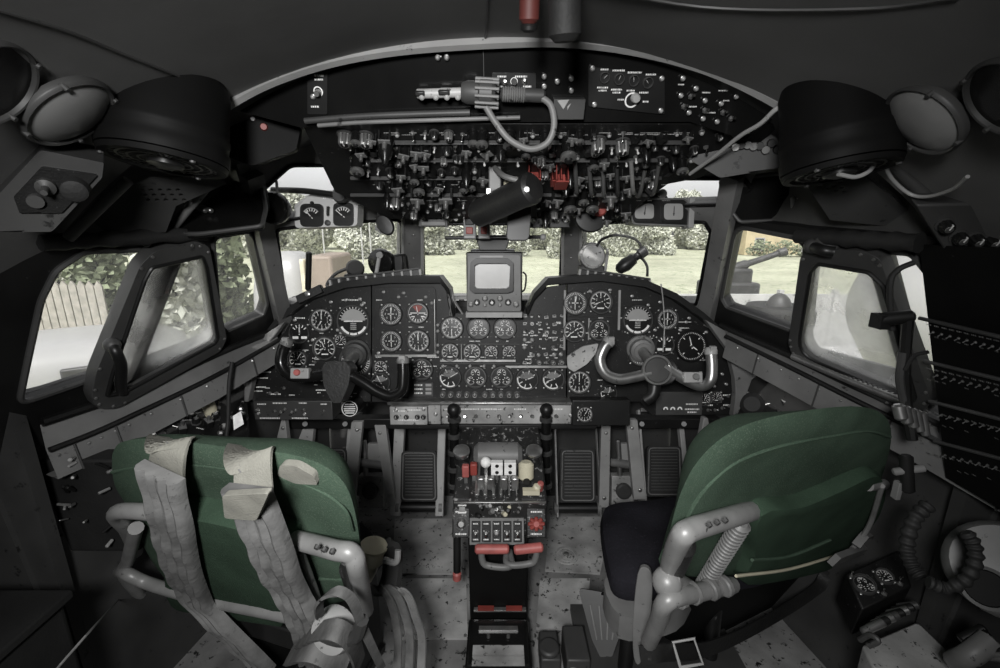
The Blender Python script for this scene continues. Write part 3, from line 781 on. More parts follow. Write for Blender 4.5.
# mounting arm above
mb = MB(); mb.box(F.pw(493, 251, -.05), (.15, .08, .01), black); p = F.pw(493, 250, -.05)
mb.add([p+V((x, y, z)) for z, w in ((0, .045), (.05, .06)) for x, y in ((-w, -.03), (w, -.03), (w, .03), (-w, .03))], [(0, 1, 2, 3), (4, 5, 6, 7)]+[(i, (i+1) % 4, 4+(i+1) % 4, 4+i) for i in range(4)], dgrey)
one('display_bracket', 'black hanging bracket between the screen unit and the ceiling controls', 'bracket', mb, p, bevel=.003)
# frayed wiring at the ends of the hood
mb = MB()
for i in range(9):
    x = 447+random.uniform(0, 6); p0 = PN.pw(x, 288+i, .01); mb.tube([p0, p0+V((random.uniform(0, .02), -.01, -.03)), p0+V((random.uniform(0, .04), 0, -.06-random.uniform(0, .03)))], .0022, random.choice((mgrey, black, lgrey)), 5)
one('loose_wiring', 'loose frayed wires hanging at the hood end beside the screen unit', 'wiring', mb, PN.pw(450, 300))

# ------------------------------------------------------------------ control yokes
def yoke(label, hub, hornL, hornR, collar, capsule, sw, swside, hubtube, dark):
    """hub px and the two horn paths in px; built on a plane about .22 m behind the board"""
    F = Frame(PN.pw(*hub, .26), (0, -cos(radians(16)), sin(radians(16))))
    t = T('control_yoke', label, 'control wheel', F.pw(*hub))
    hm = blackg if dark else steel
    c = PN.pw(*collar, .0); h = F.pw(*hub, -.02)
    mb = MB(); d = (h-c).normalized(); mb.lathe(c, d, [(.05, 0), (.05, .015), (.042, .02), (.04, .04), (.03, .045), (.03, .05)], dgrey if dark else mgrey, 24); mb.cyl(c, h, .019, steel)
    t.part('column_shaft', mb)
    mb = MB(); s = F.sc(*hub)
    if capsule:
        mb.prism(F, round_poly(F.poly([(326, 366), (331, 361), (349, 361), (354, 368), (352, 385), (344, 402), (336, 402), (327, 385)]), .35), -.035, .03, leather)
        t.part('hub', mb, bevel=.01)
    else:
        mb.lathe(F.pw(*hub, -.05), F.n, [(.035, 0), (.046, .02), (.046, .055), (.041, .062), (.038, .06), (.001, .061)], black, 28)
        mb.lathe(F.pw(*hub, .011), F.n, [(.0455, -.006), (.047, .0), (.045, .006), (.040, .006), (.038, .002)], steel, 28, caps=False); mb.lathe(F.pw(*hub, .011), F.n, [(.039, 0), (.036, .004), (.001, .006)], dgrey, 28)
        mb.tube([F.pw(hub[0]-2, hub[1]+10, -.04), F.pw(hub[0]-4, hub[1]+24, -.04), F.pw(hub[0]-12, hub[1]+30, -.05)], .02, black, 12)
        t.part('hub', mb)
    for nm, path in (('horn', hornL), ('horn', hornR)):
        P = [F.pw(a, b, hh) for a, b, hh in path]
        mb = MB().tube(P, .0165 if not dark else .0175, hm, 14, 8)
        hn = t.part(nm, mb)
        e = P[-1]; dd = (P[-1]-P[-2]).normalized()
        t.part('grip_cap', MB().lathe(e-dd*.004, dd, [(.0185, 0), (.019, .012), (.015, .02), (.012, .022)], lgrey if not dark else mgrey, 14).box(e+dd*.01+F.n*.012, (.018, .012, .022), lgrey), hn)
    G = F.sub(*F.p(*sw), .016)
    mb = MB().fbox(G, -.028, .028, -.016, .016, -.014, .010, lgrey)
    s_ = t.part('thumb_switch', mb, bevel=.003)
    t.part('button', MB().lathe(G.w(swside*.006, .003, .009), G.n, [(.010, 0), (.010, .006), (.008, .009)], pinkred if dark else mgrey, 14), s_, label='faded red button')
    return t
yoke('black control wheel with capsule hub and faded red thumb button', (341, 372), [(333, 372, .0), (318, 375, 0), (298, 377, 0), (287, 373, 0), (281, 363, 0), (283, 350, 0), (286, 344, 0)],
     [(349, 374, 0), (364, 383, 0), (378, 392, 0), (391, 396, 0), (401, 390, 0), (403, 378, 0), (403, 362, 0)], (357, 352), True, (303, 373), -1, None, True)
yoke('worn steel control wheel with round hub cap and bare metal horns', (657, 370), [(650, 373, 0), (634, 377, 0), (618, 379, 0), (605, 373, 0), (600, 360, 0), (604, 348, 0), (608, 343, 0)],
     [(663, 366, 0), (676, 374, 0), (688, 381, 0), (701, 386, 0), (710, 381, 0), (712, 368, 0), (711, 353, 0)], (640, 348), False, (690, 377), 1, None, False)
# loose torn paper / cloth between dials beside the wheel
F = PN
mb = MB().prism(F, round_poly(F.poly([(565, 355), (580, 345), (596, 342), (593, 352), (585, 362), (572, 370), (566, 366)]), .2), .03, .045, plate)
one('wrapped_bundle', 'crumpled pale wrapped bundle wedged beside the bare metal wheel horn', 'bundle', mb, F.pw(580, 358), bevel=.004)
# ------------------------------------------------------------------ rudder pedals and struts
def pedal(label, px0, py0, px1, py1, Y=1.72, group=None):
    F = Frame(atY((px0+px1)/2, (py0+py1)/2, Y), (0, -cos(radians(28)), sin(radians(28))))
    t = T('rudder_pedal', label, 'pedal', F.pw((px0+px1)/2, py1), group)
    mb = MB(); w = 4
    for x in (px0, px1): mb.pbox(F, x-2.4, py0-36, x+2.4, py1+3, -.02, .012, lgrey)
    mb.pbox(F, px0-2, py0-38, px1+2, py0-34, -.02, .012, mgrey)
    t.part('side_frame', mb, bevel=.003)
    mb = MB(); mb.prism(F, round_poly(F.poly([(px0+4, py0), (px1-4, py0), (px1-3, py1-12), (px0+3, py1-12)]), .12), -.01, .015, rubber)
    n = 14
    for i in range(n):
        y = py0+4+(py1-py0-20)*i/n; mb.pbox(F, px0+8, y, px1-8, y+1.0, .015, .019, dgrey)
    P = [F.w(a, b, .017) for a, b in round_poly(F.poly([(px0+6, py0+2), (px1-6, py0+2), (px1-5, py1-14), (px0+5, py1-14)]), .12)]; mb.tube(P+[P[0]], .003, mgrey, 6, smooth=False)
    t.part('tread_plate', mb)
    mb = MB(); a = F.pw((px0+px1)/2, py1-6, -.01); mb.cyl(a-F.x*.09, a+F.x*.09, .022, black); mb.cyl(a-F.x*.1, a-F.x*.085, .028, mgrey); mb.cyl(a+F.x*.085, a+F.x*.1, .028, mgrey)
    t.part('heel_roller', mb)
    return t
pedal('black ribbed rudder pedal beside the throttle pedestal, ahead of the strapped seat', 398, 451, 441, 513)
pedal('black ribbed rudder pedal peeping over the top of the strapped seat', 304, 448, 352, 508)
pedal('black ribbed rudder pedal beside the throttle pedestal, ahead of the dark cushion', 556, 449, 598, 514)
pedal('black ribbed rudder pedal farther from the pedestal, ahead of the dark cushion', 642, 446, 684, 508)
def strut(label, top, bot, Y, w0=9, w1=14, mat=lgrey):
    F = Frame(atY((top[0]+bot[0])/2, (top[1]+bot[1])/2, Y), (0, -1, .1))
    mb = MB().prism(F, F.poly([(top[0]-w0/2, top[1]), (top[0]+w0/2, top[1]), (bot[0]+w1/2, bot[1]), (bot[0]-w1/2, bot[1])]), -.03, 0, mat)
    mb.lathe(F.pw(bot[0], bot[1]-10, 0), F.n, [(.01, 0), (.008, .006)], steel, 10); mb.lathe(F.pw(top[0], top[1]+8, 0), F.n, [(.008, 0), (.006, .006)], steel, 10)
    return one('pedal_strut', label, 'strut', mb, F.pw(*bot), 'grey struts between the rudder pedals', .003)
strut('grey flat strut leaning inward just left of the pedestal-side pedal of the strapped seat', (380, 425), (392, 506), 1.68, 11, 8)
strut('grey flat strut leaning over the red-switch wheel seat top beside its outer pedal', (357, 422), (348, 505), 1.66, 11, 12)
strut('grey wedge strut standing left of the outer pedal of the strapped seat', (283, 420), (279, 482), 1.6, 4, 26)
strut('grey flat strut right of the pedestal-side pedal ahead of the dark cushion', (606, 425), (604, 508), 1.68, 9, 10)
strut('grey flat strut leaning beside the outer pedal ahead of the dark cushion', (632, 420), (640, 500), 1.66, 11, 12)
strut('grey wedge strut behind the edge of the plain green seat back', (706, 418), (706, 472), 1.6, 4, 24)
# linkages between pedals
for nm, lb, x0, x1 in (('pedal_linkage', 'dark pedal linkage box between two struts ahead of the strapped seat', 358, 384), ('pedal_linkage', 'dark pedal linkage box between two struts ahead of the dark cushion', 612, 634)):
    t = T(nm, lb, 'linkage', atY((x0+x1)/2, 512, 1.78)); F = Frame(atY((x0+x1)/2, 480, 1.78), (0, -1, .2))
    t.part('gear_box', MB().pbox(F, x0, 476, x1, 508, -.05, 0, plate).lathe(F.pw((x0+x1)/2, 490, 0), F.n, [(.035, 0), (.035, .02), (.028, .026)], dgrey, 18), bevel=.004)
    t.part('push_rod', MB().rod(F.pw(x0-2, 462, .02), F.pw(x1+4, 466, .02), .018, mgrey).rod(F.pw(x0+6, 440, .0), F.pw(x0+8, 476, .0), .012, steel))
    t.part('bracket', MB().pbox(F, x0+8, 445, x1-2, 470, -.05, -.02, lgrey), bevel=.003)
t = T('cross_beam', 'black beam under the boards from which the pedal frames hang', 'beam', (0, 1.8, .62))
mb = MB(); F = Frame(atY(490, 424, 1.70), (0, -1, 0)); mb.pbox(F, 262, 419, 450, 429, -.05, 0, black); mb.pbox(F, 538, 419, 725, 429, -.05, 0, black)
t.part('beam', mb, bevel=.004)
mb = MB()
for x in (305, 345, 398, 441, 556, 598, 642, 684): mb.cyl(F.pw(x, 424, -.0), F.pw(x, 424, .03), .010, black)
t.part('pivot', mb)

# ------------------------------------------------------------------ throttle pedestal
def quad(F, pts, h0, h1, mat, mb): mb.prism(F, F.poly(pts), h0, h1, mat)
zt0, yt0, zt1, yt1 = .545, 1.17, .645, 1.46
dtop = V((0, yt1-yt0, zt1-zt0)).normalized()
FT = Frame((0, yt0, zt0), (0, -dtop.z, dtop.y))      # sloped lever deck
t = T('throttle_pedestal', 'black lever pedestal with white and red lever heads and red-gripped handles', 'pedestal', (0.0, 1.25, 0))
mb = MB()
a0, _ = FT.p(452, 500); a1, _ = FT.p(548, 500)
prof = [(yt0, .42), (yt0, zt0), (yt0+.005, zt0+.005), (yt1, zt1), (yt1, .42)]
vs = [(x, y, z) for x in (a0*.98, a1*.98) for y, z in prof]; n = len(prof)
mb.add(vs, [(0, 1, 2, 3, 4), (9, 8, 7, 6, 5)]+[(i, (i+1) % n, n+(i+1) % n, n+i) for i in range(n)], wornb)
body = t.part('housing', mb, bevel=.006)
mb = MB(); mb.add([(x, y, z) for x in (-.098, .088) for y, z in ((1.185, 0), (1.17, .42), (1.46, .42), (1.46, 0))], [(0, 1, 2, 3), (7, 6, 5, 4), (0, 4, 5, 1), (1, 5, 6, 2), (2, 6, 7, 3), (3, 7, 4, 0)], matte)
t.part('column', mb, bevel=.006)
F0 = Frame((0, 1.178, .2), (0, -1, .03))
mb = MB(); mb.pbox(F0, 474, 607, 526, 609, 0, .012, steel); mb.pbox(F0, 478, 622, 522, 624, 0, .01, steel); mb.pbox(F0, 476, 562, 524, 564, 0, .004, dgrey); mb.pbox(F0, 488, 559, 508, 561.5, .0, .008, dgrey)
for x in (486, 514): mb.pbox(F0, x-8, 605.5, x+8, 607, 0, .016, red)
t.part('trim_strip', mb)
# deck dressing
mb = MB(); mb.pbox(FT, 472, 455, 522, 502, 0, .004, wornb); mb.pbox(FT, 454, 502, 546, 504, 0, .006, steel)
for x in (481, 490, 499, 508): mb.pbox(FT, x-1.1, 460, x+1.1, 498, .004, .007, rubber)
for y in range(8): legend(mb, FT, 477, 463+y*4, 3, 1.4, .006); legend(mb, FT, 494.5, 463+y*4, 3, 1.4, .006); legend(mb, FT, 512, 463+y*4, 3, 1.4, .006)
t.part('lever_gate', mb, bevel=.001)
def lever(px, py, hpx, headm, kind):
    p0 = FT.pw(px, py); p1 = p0+V((0, .015, 0))+FT.n*hpx
    l = t.part('lever', MB().strap([p0-FT.n*.02, (p0+p1)/2, p1], .010, .006, steel, (1, 0, 0), 2))
    mb = MB()
    if kind == 'ball': mb.ball(p1, .017, headm, 16)
    elif kind == 'block': mb.box(p1, (.036, .02, .042), headm); [mb.lathe(p1+V((0, -.010, z)), (0, -1, 0), [(.006, 0), (.006, .002)], black, 10) for z in (-.011, .011)]
    elif kind == 'barrel': mb.rod(p1-V((0, .0, .028)), p1+V((0, .008, .03)), .024, headm); mb.lathe(p1+V((0, -.022, -.02)), (0, -1, .0), [(.011, 0), (.01, .008)], black, 12)
    else: mb.box(p1, (.022, .02, .04), headm)
    t.part('lever_head', mb, l, bevel=.004 if kind in ('block', 'tab') else 0)
lever(486, 480, .07, white, 'ball'); lever(497, 482, .055, white, 'block'); lever(510, 482, .055, white, 'block'); lever(526, 484, .045, cream, 'barrel'); lever(466, 484, .05, pinkred, 'tab'); lever(474, 482, .05, red, 'tab')
lever(481, 492, .03, steel, 'tab'); lever(504, 492, .03, steel, 'tab'); lever(515, 492, .03, steel, 'tab'); lever(491, 492, .03, steel, 'tab')
mb = MB(); A, B = FT.pw(474, 455, .0), FT.pw(522, 455, .0); mb.rod(A, B, .042, mgrey, 28); t.part('lever_drum', mb)
for x0_, x1_ in ((455, 468), (527, 541)):
    mb = MB(); mb.rod(FT.pw((x0_+x1_)/2, 462, .0), FT.pw((x0_+x1_)/2, 452, .075), .024, wornb, 18); mb.lathe(FT.pw((x0_+x1_)/2, 452, .072), FT.n, [(.026, 0), (.026, .008), (.018, .012)], steel, 18); t.part('side_cylinder', mb)
mb = MB()
for x_ in (478, 486, 494, 501, 509, 516): mb.pbox(FT, x_-1.2, 462, x_+1.2, 497, .004, .012, steel); mb.pbox(FT, x_+1.6, 470, x_+3.2, 497, .004, .009, black)
t.part('quadrant_plate', mb, bevel=.001)
mb = MB(); p = FT.pw(463, 490); mb.lathe(p-V((.012, 0, .05)), (1, 0, 0), [(.03, 0), (.042, .003), (.042, .020), (.03, .023)], plate, 24)
for k in range(12): a = 2*pi*k/12; q = p+V((0, cos(a)*.042, -.05+sin(a)*.042)); mb.rod(q-V((.014, 0, 0)), q+V((.014, 0, 0)), .004, steel, 6)
t.part('trim_wheel', mb)
mb = MB(); p = FT.pw(534, 492, .005); mb.rod(p, p+FT.n*.03+V((.01, 0, 0)), .012, cream); mb.rod(p+V((.018, .01, 0)), p+FT.n*.035+V((.02, .01, 0)), .010, pinkred); mb.box(p+V((-.01, -.015, .012)), (.05, .02, .014), cream)
t.part('selector_handle', mb)
# rear face boxes
F1 = Frame((0, 1.165, .48), (0, -cos(radians(25)), sin(radians(25))))
mb = MB(); mb.pbox(F1, 470, 517, 524, 544, -.05, .012, mgrey); 
for i in range(5): mb.pbox(F1, 472+i*10.3, 520, 480.5+i*10.3, 541, .012, .016, panelb)
for i in range(5): legend(mb, F1, 476+i*10.3, 522.5, 5, 1.2, .0175); legend(mb, F1, 476+i*10.3, 538, 5, 1.2, .0175); legend(mb, F1, 476+i*10.3, 530, 5, 1.6, .0175)
sw = t.part('switch_box', mb, bevel=.0015)
for i in range(5): put(t, 'rocker_switch' if i != 2 else 'panel_knob', P_TOGD if i != 2 else P_LAMP, on(F1, 476+i*10.3, 531, .016, 1.0), sw)
for x0, x1, red_ in ((453, 470, False), (526, 546, True)):
    mb = MB(); mb.pbox(F1, x0, 507, x1, 537, -.05, .012, wornb)
    for y in (511, 533): legend(mb, F1, (x0+x1)/2, y, 11, 1.5, .013)
    sb = t.part('side_box', mb, bevel=.004)
    mb = MB(); q = F1.pw((x0+x1)/2, 523, .012)
    if red_:
        for k in range(4): a = k*pi/4; mb.rod(q+F1.x*cos(a)*.025+F1.y*sin(a)*.02+F1.n*.012, q-F1.x*cos(a)*.025-F1.y*sin(a)*.02+F1.n*.012, .006, red, 8)
    mb.lathe(q, F1.n, [(.014, 0), (.014, .01), (.008, .018)], steel if not red_ else pinkred, 16)
    t.part('valve_knob', mb, sb)
mb = MB()
for i in range(14):
    x = random.uniform(474, 520); y = random.uniform(504, 515); q = F1.pw(x, y, .0); mb.rod(q, q+F1.n*random.uniform(.01, .03)+V((random.uniform(-.01, .01), 0, random.uniform(0, .015))), random.uniform(.004, .009), random.choice((steel, black, cream, mgrey)), 8)
t.part('linkage_clutter', mb)
# red handles
for x0, x1, sgn in ((475, 509, -1), (514, 543, 1)):
    q0 = F1.pw(x0, 549 if sgn < 0 else 550, .07); q1 = F1.pw(x1, 549 if sgn < 0 else 547, .07)
    m = MB().rod(q0, q1, .0135, pinkred, 18)
    outer = q0 if sgn < 0 else q1; inner = outer+V((-sgn*.10, .0, -.058))
    ho = t.part('brake_handle', MB().tube([outer+V((-sgn*.018, 0, 0)), outer+V((-sgn*.02, .0, -.035)), outer+V((-sgn*.035, .0, -.055)), inner, inner+V((0, .06, 0))], .0095, mgrey, 10))
    t.part('grip', m, ho, label='faded red cylindrical grip')
t.part('side_rod', MB().rod(atY(457, 515, 1.2), atY(457, 572, 1.2), .012, black).rod(atY(457, 572, 1.2), atY(457, 580, 1.2), .014, pinkred))
# low box behind the pedestal
mb = MB(); mb.box((-.005, 1.075, .05), (.19, .16, .16), blackg)
FBX = Frame((-.005, .994, .08), (0, -cos(radians(35)), sin(radians(35))))
FTOP = Frame((-.005, 1.07, .132), (0, 0, 1))
t = T('floor_box', 'low black box with worn bright plates on the floor below the red-gripped handles', 'box', (-.005, 1.07, 0))
t.part('housing', mb, bevel=.008)
mb = MB(); mb.fbox(FTOP, -.06, .06, .035, .05, -.002, .004, steel); mb.fbox(FTOP, -.075, .075, -.045, -.015, -.002, .004, plate); mb.fbox(FTOP, -.075, .075, -.075, -.05, -.002, .004, plate)
for x in (-.03, .03): mb.lathe(FTOP.w(x, .015), UP, [(.006, 0), (.005, .006)], steel, 10)
t.part('cover_plate', mb)
# vertical tubes either side of pedestal
for lb, x, nm in (('black jointed vertical tube rising beside the red lever tabs', 454, 'control_tube'), ('black jointed vertical tube rising beside the cream barrel lever', 546, 'control_tube')):
    t = T(nm, lb, 'tube', atY(x, 492, 1.44)); p0 = atY(x, 410, 1.47); p1 = atY(x, 492, 1.42)
    t.part('tube', MB().cyl(p0, p1, .017, blackg, n=16))
    for k in range(5): q = p0.lerp(p1, .08+.2*k); t.part('clamp', MB().lathe(q, (0, 0, -1), [(.019, 0), (.023, .003), (.023, .016), (.019, .019)], dgrey, 16))
    t.part('end_knob', MB().ball(p0+V((0, -.01, .005)), .024, black, 14))
# dark gear under the centre strip
mb = MB(); F = Frame(atY(500, 435, 1.58), (0, -1, .3)); mb.pbox(F, 472, 430, 524, 446, -.08, 0, panelb)
for k in range(9): mb.lathe(F.pw(476+5.4*k, 440, 0), F.n, [(.010, 0), (.011, .004), (.008, .012)], steel if k % 3 == 0 else black, 12)
legend(mb, F, 498, 434, 40, 1.6)
mb.lathe(F.pw(480, 443, 0), F.n, [(.016, 0), (.016, .03), (.01, .034)], black, 16)
one('relay_box', 'black worn box with a row of dark plugs under the grey switch strip', 'relay box', mb, F.o, bevel=.002)

# ------------------------------------------------------------------ floor plates
FLO = Frame((0, 0, 0), UP, (1, 0, 0))
def fplate(label, pts, h=.008, mat=plate):
    mb = MB().prism(FLO, FLO.poly(pts), .0005, h, mat)
    for a, b in pts: 
        q = FLO.p(a, b); c = (sum(FLO.p(*p)[0] for p in pts)/len(pts), sum(FLO.p(*p)[1] for p in pts)/len(pts)); q = (q[0]*.93+c[0]*.07, q[1]*.93+c[1]*.07)
        mb.lathe(FLO.w(*q, h), UP, [(.006, 0), (.005, .003)], steel, 10)
    return one('floor_plate', label, 'floor plate', mb, FLO.pw(*pts[0]))
fplate('worn grey floor plate in front of the pedestal-side pedal ahead of the strapped seat', [(395, 520), (455, 520), (462, 575), (392, 575)])
fplate('scuffed grey floor plate on the strapped-seat side of the low black box', [(392, 580), (466, 580), (468, 640), (400, 640)])
fplate('worn grey floor plate below the pedal next to the dark cushion', [(550, 518), (612, 518), (600, 575), (545, 572)])
fplate('scuffed grey floor plate on the ribbed footplate side of the low black box', [(540, 580), (590, 580), (586, 630), (536, 630)])
mb = MB(); p = FLO.pw(566, 556, .008)
for r in (.05, .034, .02): mb.lathe(p, UP, [(r, 0), (r, .006), (r-.008, .006), (r-.008, 0)], plate, 24, caps=False)
mb.lathe(p, UP, [(.012, 0), (.012, .012), (.009, .014)], steel, 16)
one('floor_socket', 'round ringed metal cap set in the floor by the dark cushion', 'cap', mb, p)
mb = MB(); p0 = FLO.pw(552, 572); 
mb.box(FLO.pw(549, 655, .04), (.06, .10, .08), dgrey); mb.lathe(FLO.pw(549, 650, .08), UP, [(.03, 0), (.034, .004), (.03, .018)], dgrey, 20); 
q = FLO.pw(568, 640, .06); mb.cyl(q, q+V((0, -.12, 0)), .016, mgrey); mb.box(FLO.pw(575, 655, .05), (.07, .12, .10), dgrey)
one('floor_mechanism', 'dark floor mechanism with drum and cylinder beside the ribbed footplate', 'mechanism', mb, FLO.pw(555, 655), bevel=.006)
mb = MB(); P3 = [FLO.pw(578, 592, .16), FLO.pw(622, 598, .16)]
Fp = Frame(atY(604, 620, 1.02), (-.25, -.8, .55))
mb.prism(Fp, round_poly(Fp.poly([(578, 588), (624, 596), (631, 604), (612, 657), (600, 657), (592, 640)]), .12), -.012, 0, dgrey)
for k in range(4):
    a = Fp.pw(590+9*k, 604+k, 0); b = Fp.pw(597+5*k, 640, 0); mb.rod(a, b, .0035, mgrey, 8)
one('footplate', 'dark ribbed triangular footplate leaning beside the dark cushion seat', 'footplate', mb, Fp.pw(604, 655), bevel=.002)

# ------------------------------------------------------------------ seats
# strapped seat
e = V((.958, -.285, 0)); fwd = V((.285, .958, 0)); rc = radians(20)
upv = (UP*cos(rc)-fwd*sin(rc)).normalized()
o = atZ(228, 448, .925); o = V((-.51, .712, .925))
SL = Frame(o, e.cross(upv), e)
base = V((-.40, 1.0, 0))
t = T('pilot_seat', 'green padded pilot seat with pale quilted shoulder straps over its back', 'seat', base)
outl = [(110, 462), (113, 450), (122, 443), (152, 440.5), (236, 450), (288, 456), (321, 467), (344, 487), (355, 520), (360, 560), (362, 592), (330, 606), (282, 609), (217, 600), (180, 592), (150, 560), (125, 508), (113, 487)]
ol = smooth2(SL.poly(outl), 4)
prof = [(.075, -.075), (.045, -.06), (.02, -.035), (.006, -.015), (0, -.004), (.022, .004), (.06, .008), (.11, .006), (.16, .002)]
pad = t.part('backrest', MB().pillow(SL, ol, prof, green))
# seam piping and lower tuck
def pipe(F, pts, h, r=.0035, mat=green): return MB().tube([F.pw(a, b, h) for a, b in pts], r, mat, 6)
t.part('seam_piping', pipe(SL, [(112, 472), (150, 465), (180, 464), (235, 470), (290, 480), (322, 492), (345, 510), (352, 530)], .006), pad)
t.part('seam_piping', pipe(SL, [(185, 558), (230, 566), (280, 576), (350, 580)], .007, .004), pad)
mb = MB(); fl = smooth2(SL.poly([(181, 497), (215, 498), (255, 506), (298, 518), (303, 535), (301, 570), (297, 605), (282, 607), (217, 598), (184, 590), (178, 545)]), 4)
mb.pillow(SL, fl, [(.0, .0), (0, .030), (.008, .046), (.04, .048), (.09, .046)], dgreen)
t.part('back_cloth', mb, pad)
mb = MB(); mb.prism(SL, round_poly(SL.poly([(285, 459), (300, 460), (318, 470), (322, 479), (300, 478), (282, 470)]), .25), .0, .012, linen)
t.part('cloth_patch', mb, pad, label='pale worn patch on the upper corner')
# cushion (mostly hidden)
FS = Frame(base+V((0, .06, .43)), UP, e)
t.part('seat_cushion', MB().pillow(FS, round_poly([(-.30, -.2), (.0, -.2), (.0, .12), (-.30, .16)], .25), [(.03, -.06), (0, -.03), (0, .0), (.02, .03), (.06, .04)], navy))
mb = MB(); mb.fbox(FS, -.28, .0, -.2, .12, -.12, -.06, black); mb.fbox(FS, -.26, -.22, -.18, .1, -.43, -.12, black); mb.fbox(FS, -.05, -.01, -.18, .1, -.43, -.12, black); mb.fbox(FS, -.28, .0, -.18, .1, -.43, -.40, black)
t.part('seat_frame', mb, bevel=.006)
# tube frame
mb = MB(); hT = .045
up_t = [SL.pw(136, 552, -.02), SL.pw(128, 530, .02), SL.pw(116, 514, hT), SL.pw(135, 511, hT), SL.pw(175, 516, .035), SL.pw(240, 529, .020), SL.pw(300, 541, .03), SL.pw(335, 550, hT), SL.pw(352, 554, hT), SL.pw(358, 572, hT), SL.pw(366, 610, .0)]
mb.tube(up_t, .0165, silver, 12, 8)
fr = t.part('tube_frame', mb)
t.part('tube_frame', MB().tube([SL.pw(120, 572, -.02), SL.pw(123, 572, hT), SL.pw(150, 584, hT), SL.pw(200, 598, hT), SL.pw(270, 612, hT), SL.pw(330, 624, hT), SL.pw(352, 628, .02)], .0155, silver, 12, 8))
t.part('tube_frame', MB().tube([SL.pw(136, 528, .03), SL.pw(128, 560, .03), SL.pw(124, 574, .04), SL.pw(140, 595, .03)], .015, silver, 12, 8))
mb = MB()
for q in ((318, 545.5), (325, 548), (333, 550)): mb.lathe(SL.pw(q[0], q[1], hT+.0125), SL.n, [(.005, 0), (.004, .006)], dgrey, 8)
t.part('rivet', mb, fr)
t.part('side_strut', MB().tube([SL.pw(300, 550, .03), SL.pw(315, 590, .03), SL.pw(318, 600, .03)], .007, mgrey, 8).tube([SL.pw(352, 556, .03), SL.pw(356, 590, .01), SL.pw(362, 604, -.01)], .02, leather, 10))
t.part('arm_grip', MB().rod(SL.pw(351, 566, .02), SL.pw(362, 606, -.02), .022, leather))
# straps: linen loop, quilted pad
side = SL.x
def shoulder(px_top, px_pad, wl, wq, lab):
    top = [SL.pw(a, b, h) for a, b, h in px_top]
    s = t.part('shoulder_strap', MB().strap([SL.pw(a, b, h) for a, b, h in px_pad], wq, .014, quilt, side, 9, 4, .010, 8), label='pale grey quilted shoulder strap')
    t.part('strap_cloth', MB().strap(top, wl, .004, linen, side, 6, 0, 0, 3), s, label='pale frayed linen loop over the seat top')
    return s
s1 = shoulder([(173, 441, -.05), (172, 439.5, -.015), (171, 444, .012), (168, 460, .030), (165, 480, .040)], [(161, 471, .046), (164, 490, .054), (170, 515, .064), (176, 545, .068), (183, 570, .068), (192, 590, .062), (200, 603, .062), (222, 625, .07), (250, 652, .075), (262, 664, .075)], .073, .085, '')
s2 = shoulder([(252, 450, -.05), (251, 449, -.012), (250, 455, .012), (252, 470, .032), (254, 490, .046)], [(247, 488, .054), (256, 510, .062), (268, 540, .068), (279, 570, .068), (290, 590, .062), (300, 608, .066), (312, 640, .07), (316, 664, .07)], .073, .085, '')
G2 = Frame(SL.w(0, 0, .078), SL.n, SL.x)
mb = MB(); mb.prism(G2, round_poly(G2.poly([(227, 490), (274, 487), (261, 515), (229, 513)]), .12), .0, .010, linen); t.part('strap_fold', mb, s2, bevel=.003)
mb = MB()
for q in ((190, 640), (215, 652)): mb.rod(SL.pw(q[0], q[1], .07), SL.pw(q[0]+14, q[1]-3, .075), .006, steel)
# harness bundle at the lower corner
mb = MB(); mb.strap([SL.pw(320, 616, .085), SL.pw(319, 604, .092), SL.pw(328, 594, .095), SL.pw(342, 592, .09), SL.pw(353, 602, .085), SL.pw(364, 630, .08), SL.pw(382, 668, .07)], .016, .005, webbing, (.6, .6, .3), 7)
mb.strap([SL.pw(300, 640, .08), SL.pw(316, 632, .095), SL.pw(336, 630, .10), SL.pw(352, 642, .09), SL.pw(360, 664, .08)], .035, .006, webbing, (.3, 1, .5), 7)
mb.strap([SL.pw(290, 655, .08), SL.pw(305, 650, .10), SL.pw(322, 652, .10), SL.pw(345, 668, .09)], .045, .008, quilt, (.3, 1, .5), 7)
t.part('harness_webbing', mb)
t.part('harness_buckle', MB().lathe(SL.pw(341, 622, .06), SL.n+V((0, 0, .5)), [(.03, 0), (.042, .008), (.044, .03), (.038, .04), (.001, .042)], lgrey, 24), label='round grey harness buckle')
mb = MB(); pts = [SL.pw(318, 634, .09), SL.pw(340, 640, .095), SL.pw(356, 636, .09), SL.pw(362, 620, .08)]
mb.tube(pts, .012, dgrey, 8); t.part('harness_roll', mb)
# cream funnel and belts beside the seat
p = atY(374, 545, .98)
t = T('paper_cone', 'cream conical cup tucked beside the strapped green seat', 'cup', atY(367, 590, .98))
mb = MB(); ax = (atY(366, 588, .98)-p).normalized()
mb.lathe(p, ax, [(.034, 0), (.036, .004), (.034, .008), (.031, .02), (.032, .045), (.024, .05), (.02, .08), (.012, .11)], cream, 24)
mb.lathe(p, ax, [(.034, 0), (.026, .01), (.02, .05)], cream, 24, caps=False); t.part('cup', mb)
mb = MB(); q = atY(388, 565, .96)
mb.strap([atY(384, 548, 1.0), atY(392, 552, .99), atY(392, 575, .97), atY(386, 595, .96)], .05, .02, dgrey, (.8, -.4, 0), 6)
for k in (0, 2, 4):
    x = 372+k*6; mb.strap([atY(368+k*2, 592, .95), atY(x+8, 588+k, .93), atY(x+20, 606+k*3, .92), atY(x+26, 640, .90), atY(x+24, 690, .85)], .022, .005, quilt if k == 4 else webbing, (.9, -.3, .2), 7)
mb.tube([atY(384, 560, .95), atY(396, 562, .94), atY(398, 550, .95)], .008, lgrey, 8)
one('seat_belts', 'bunch of grey webbing belts hanging beside the cream cup', 'belts', mb, atY(390, 660, .9))

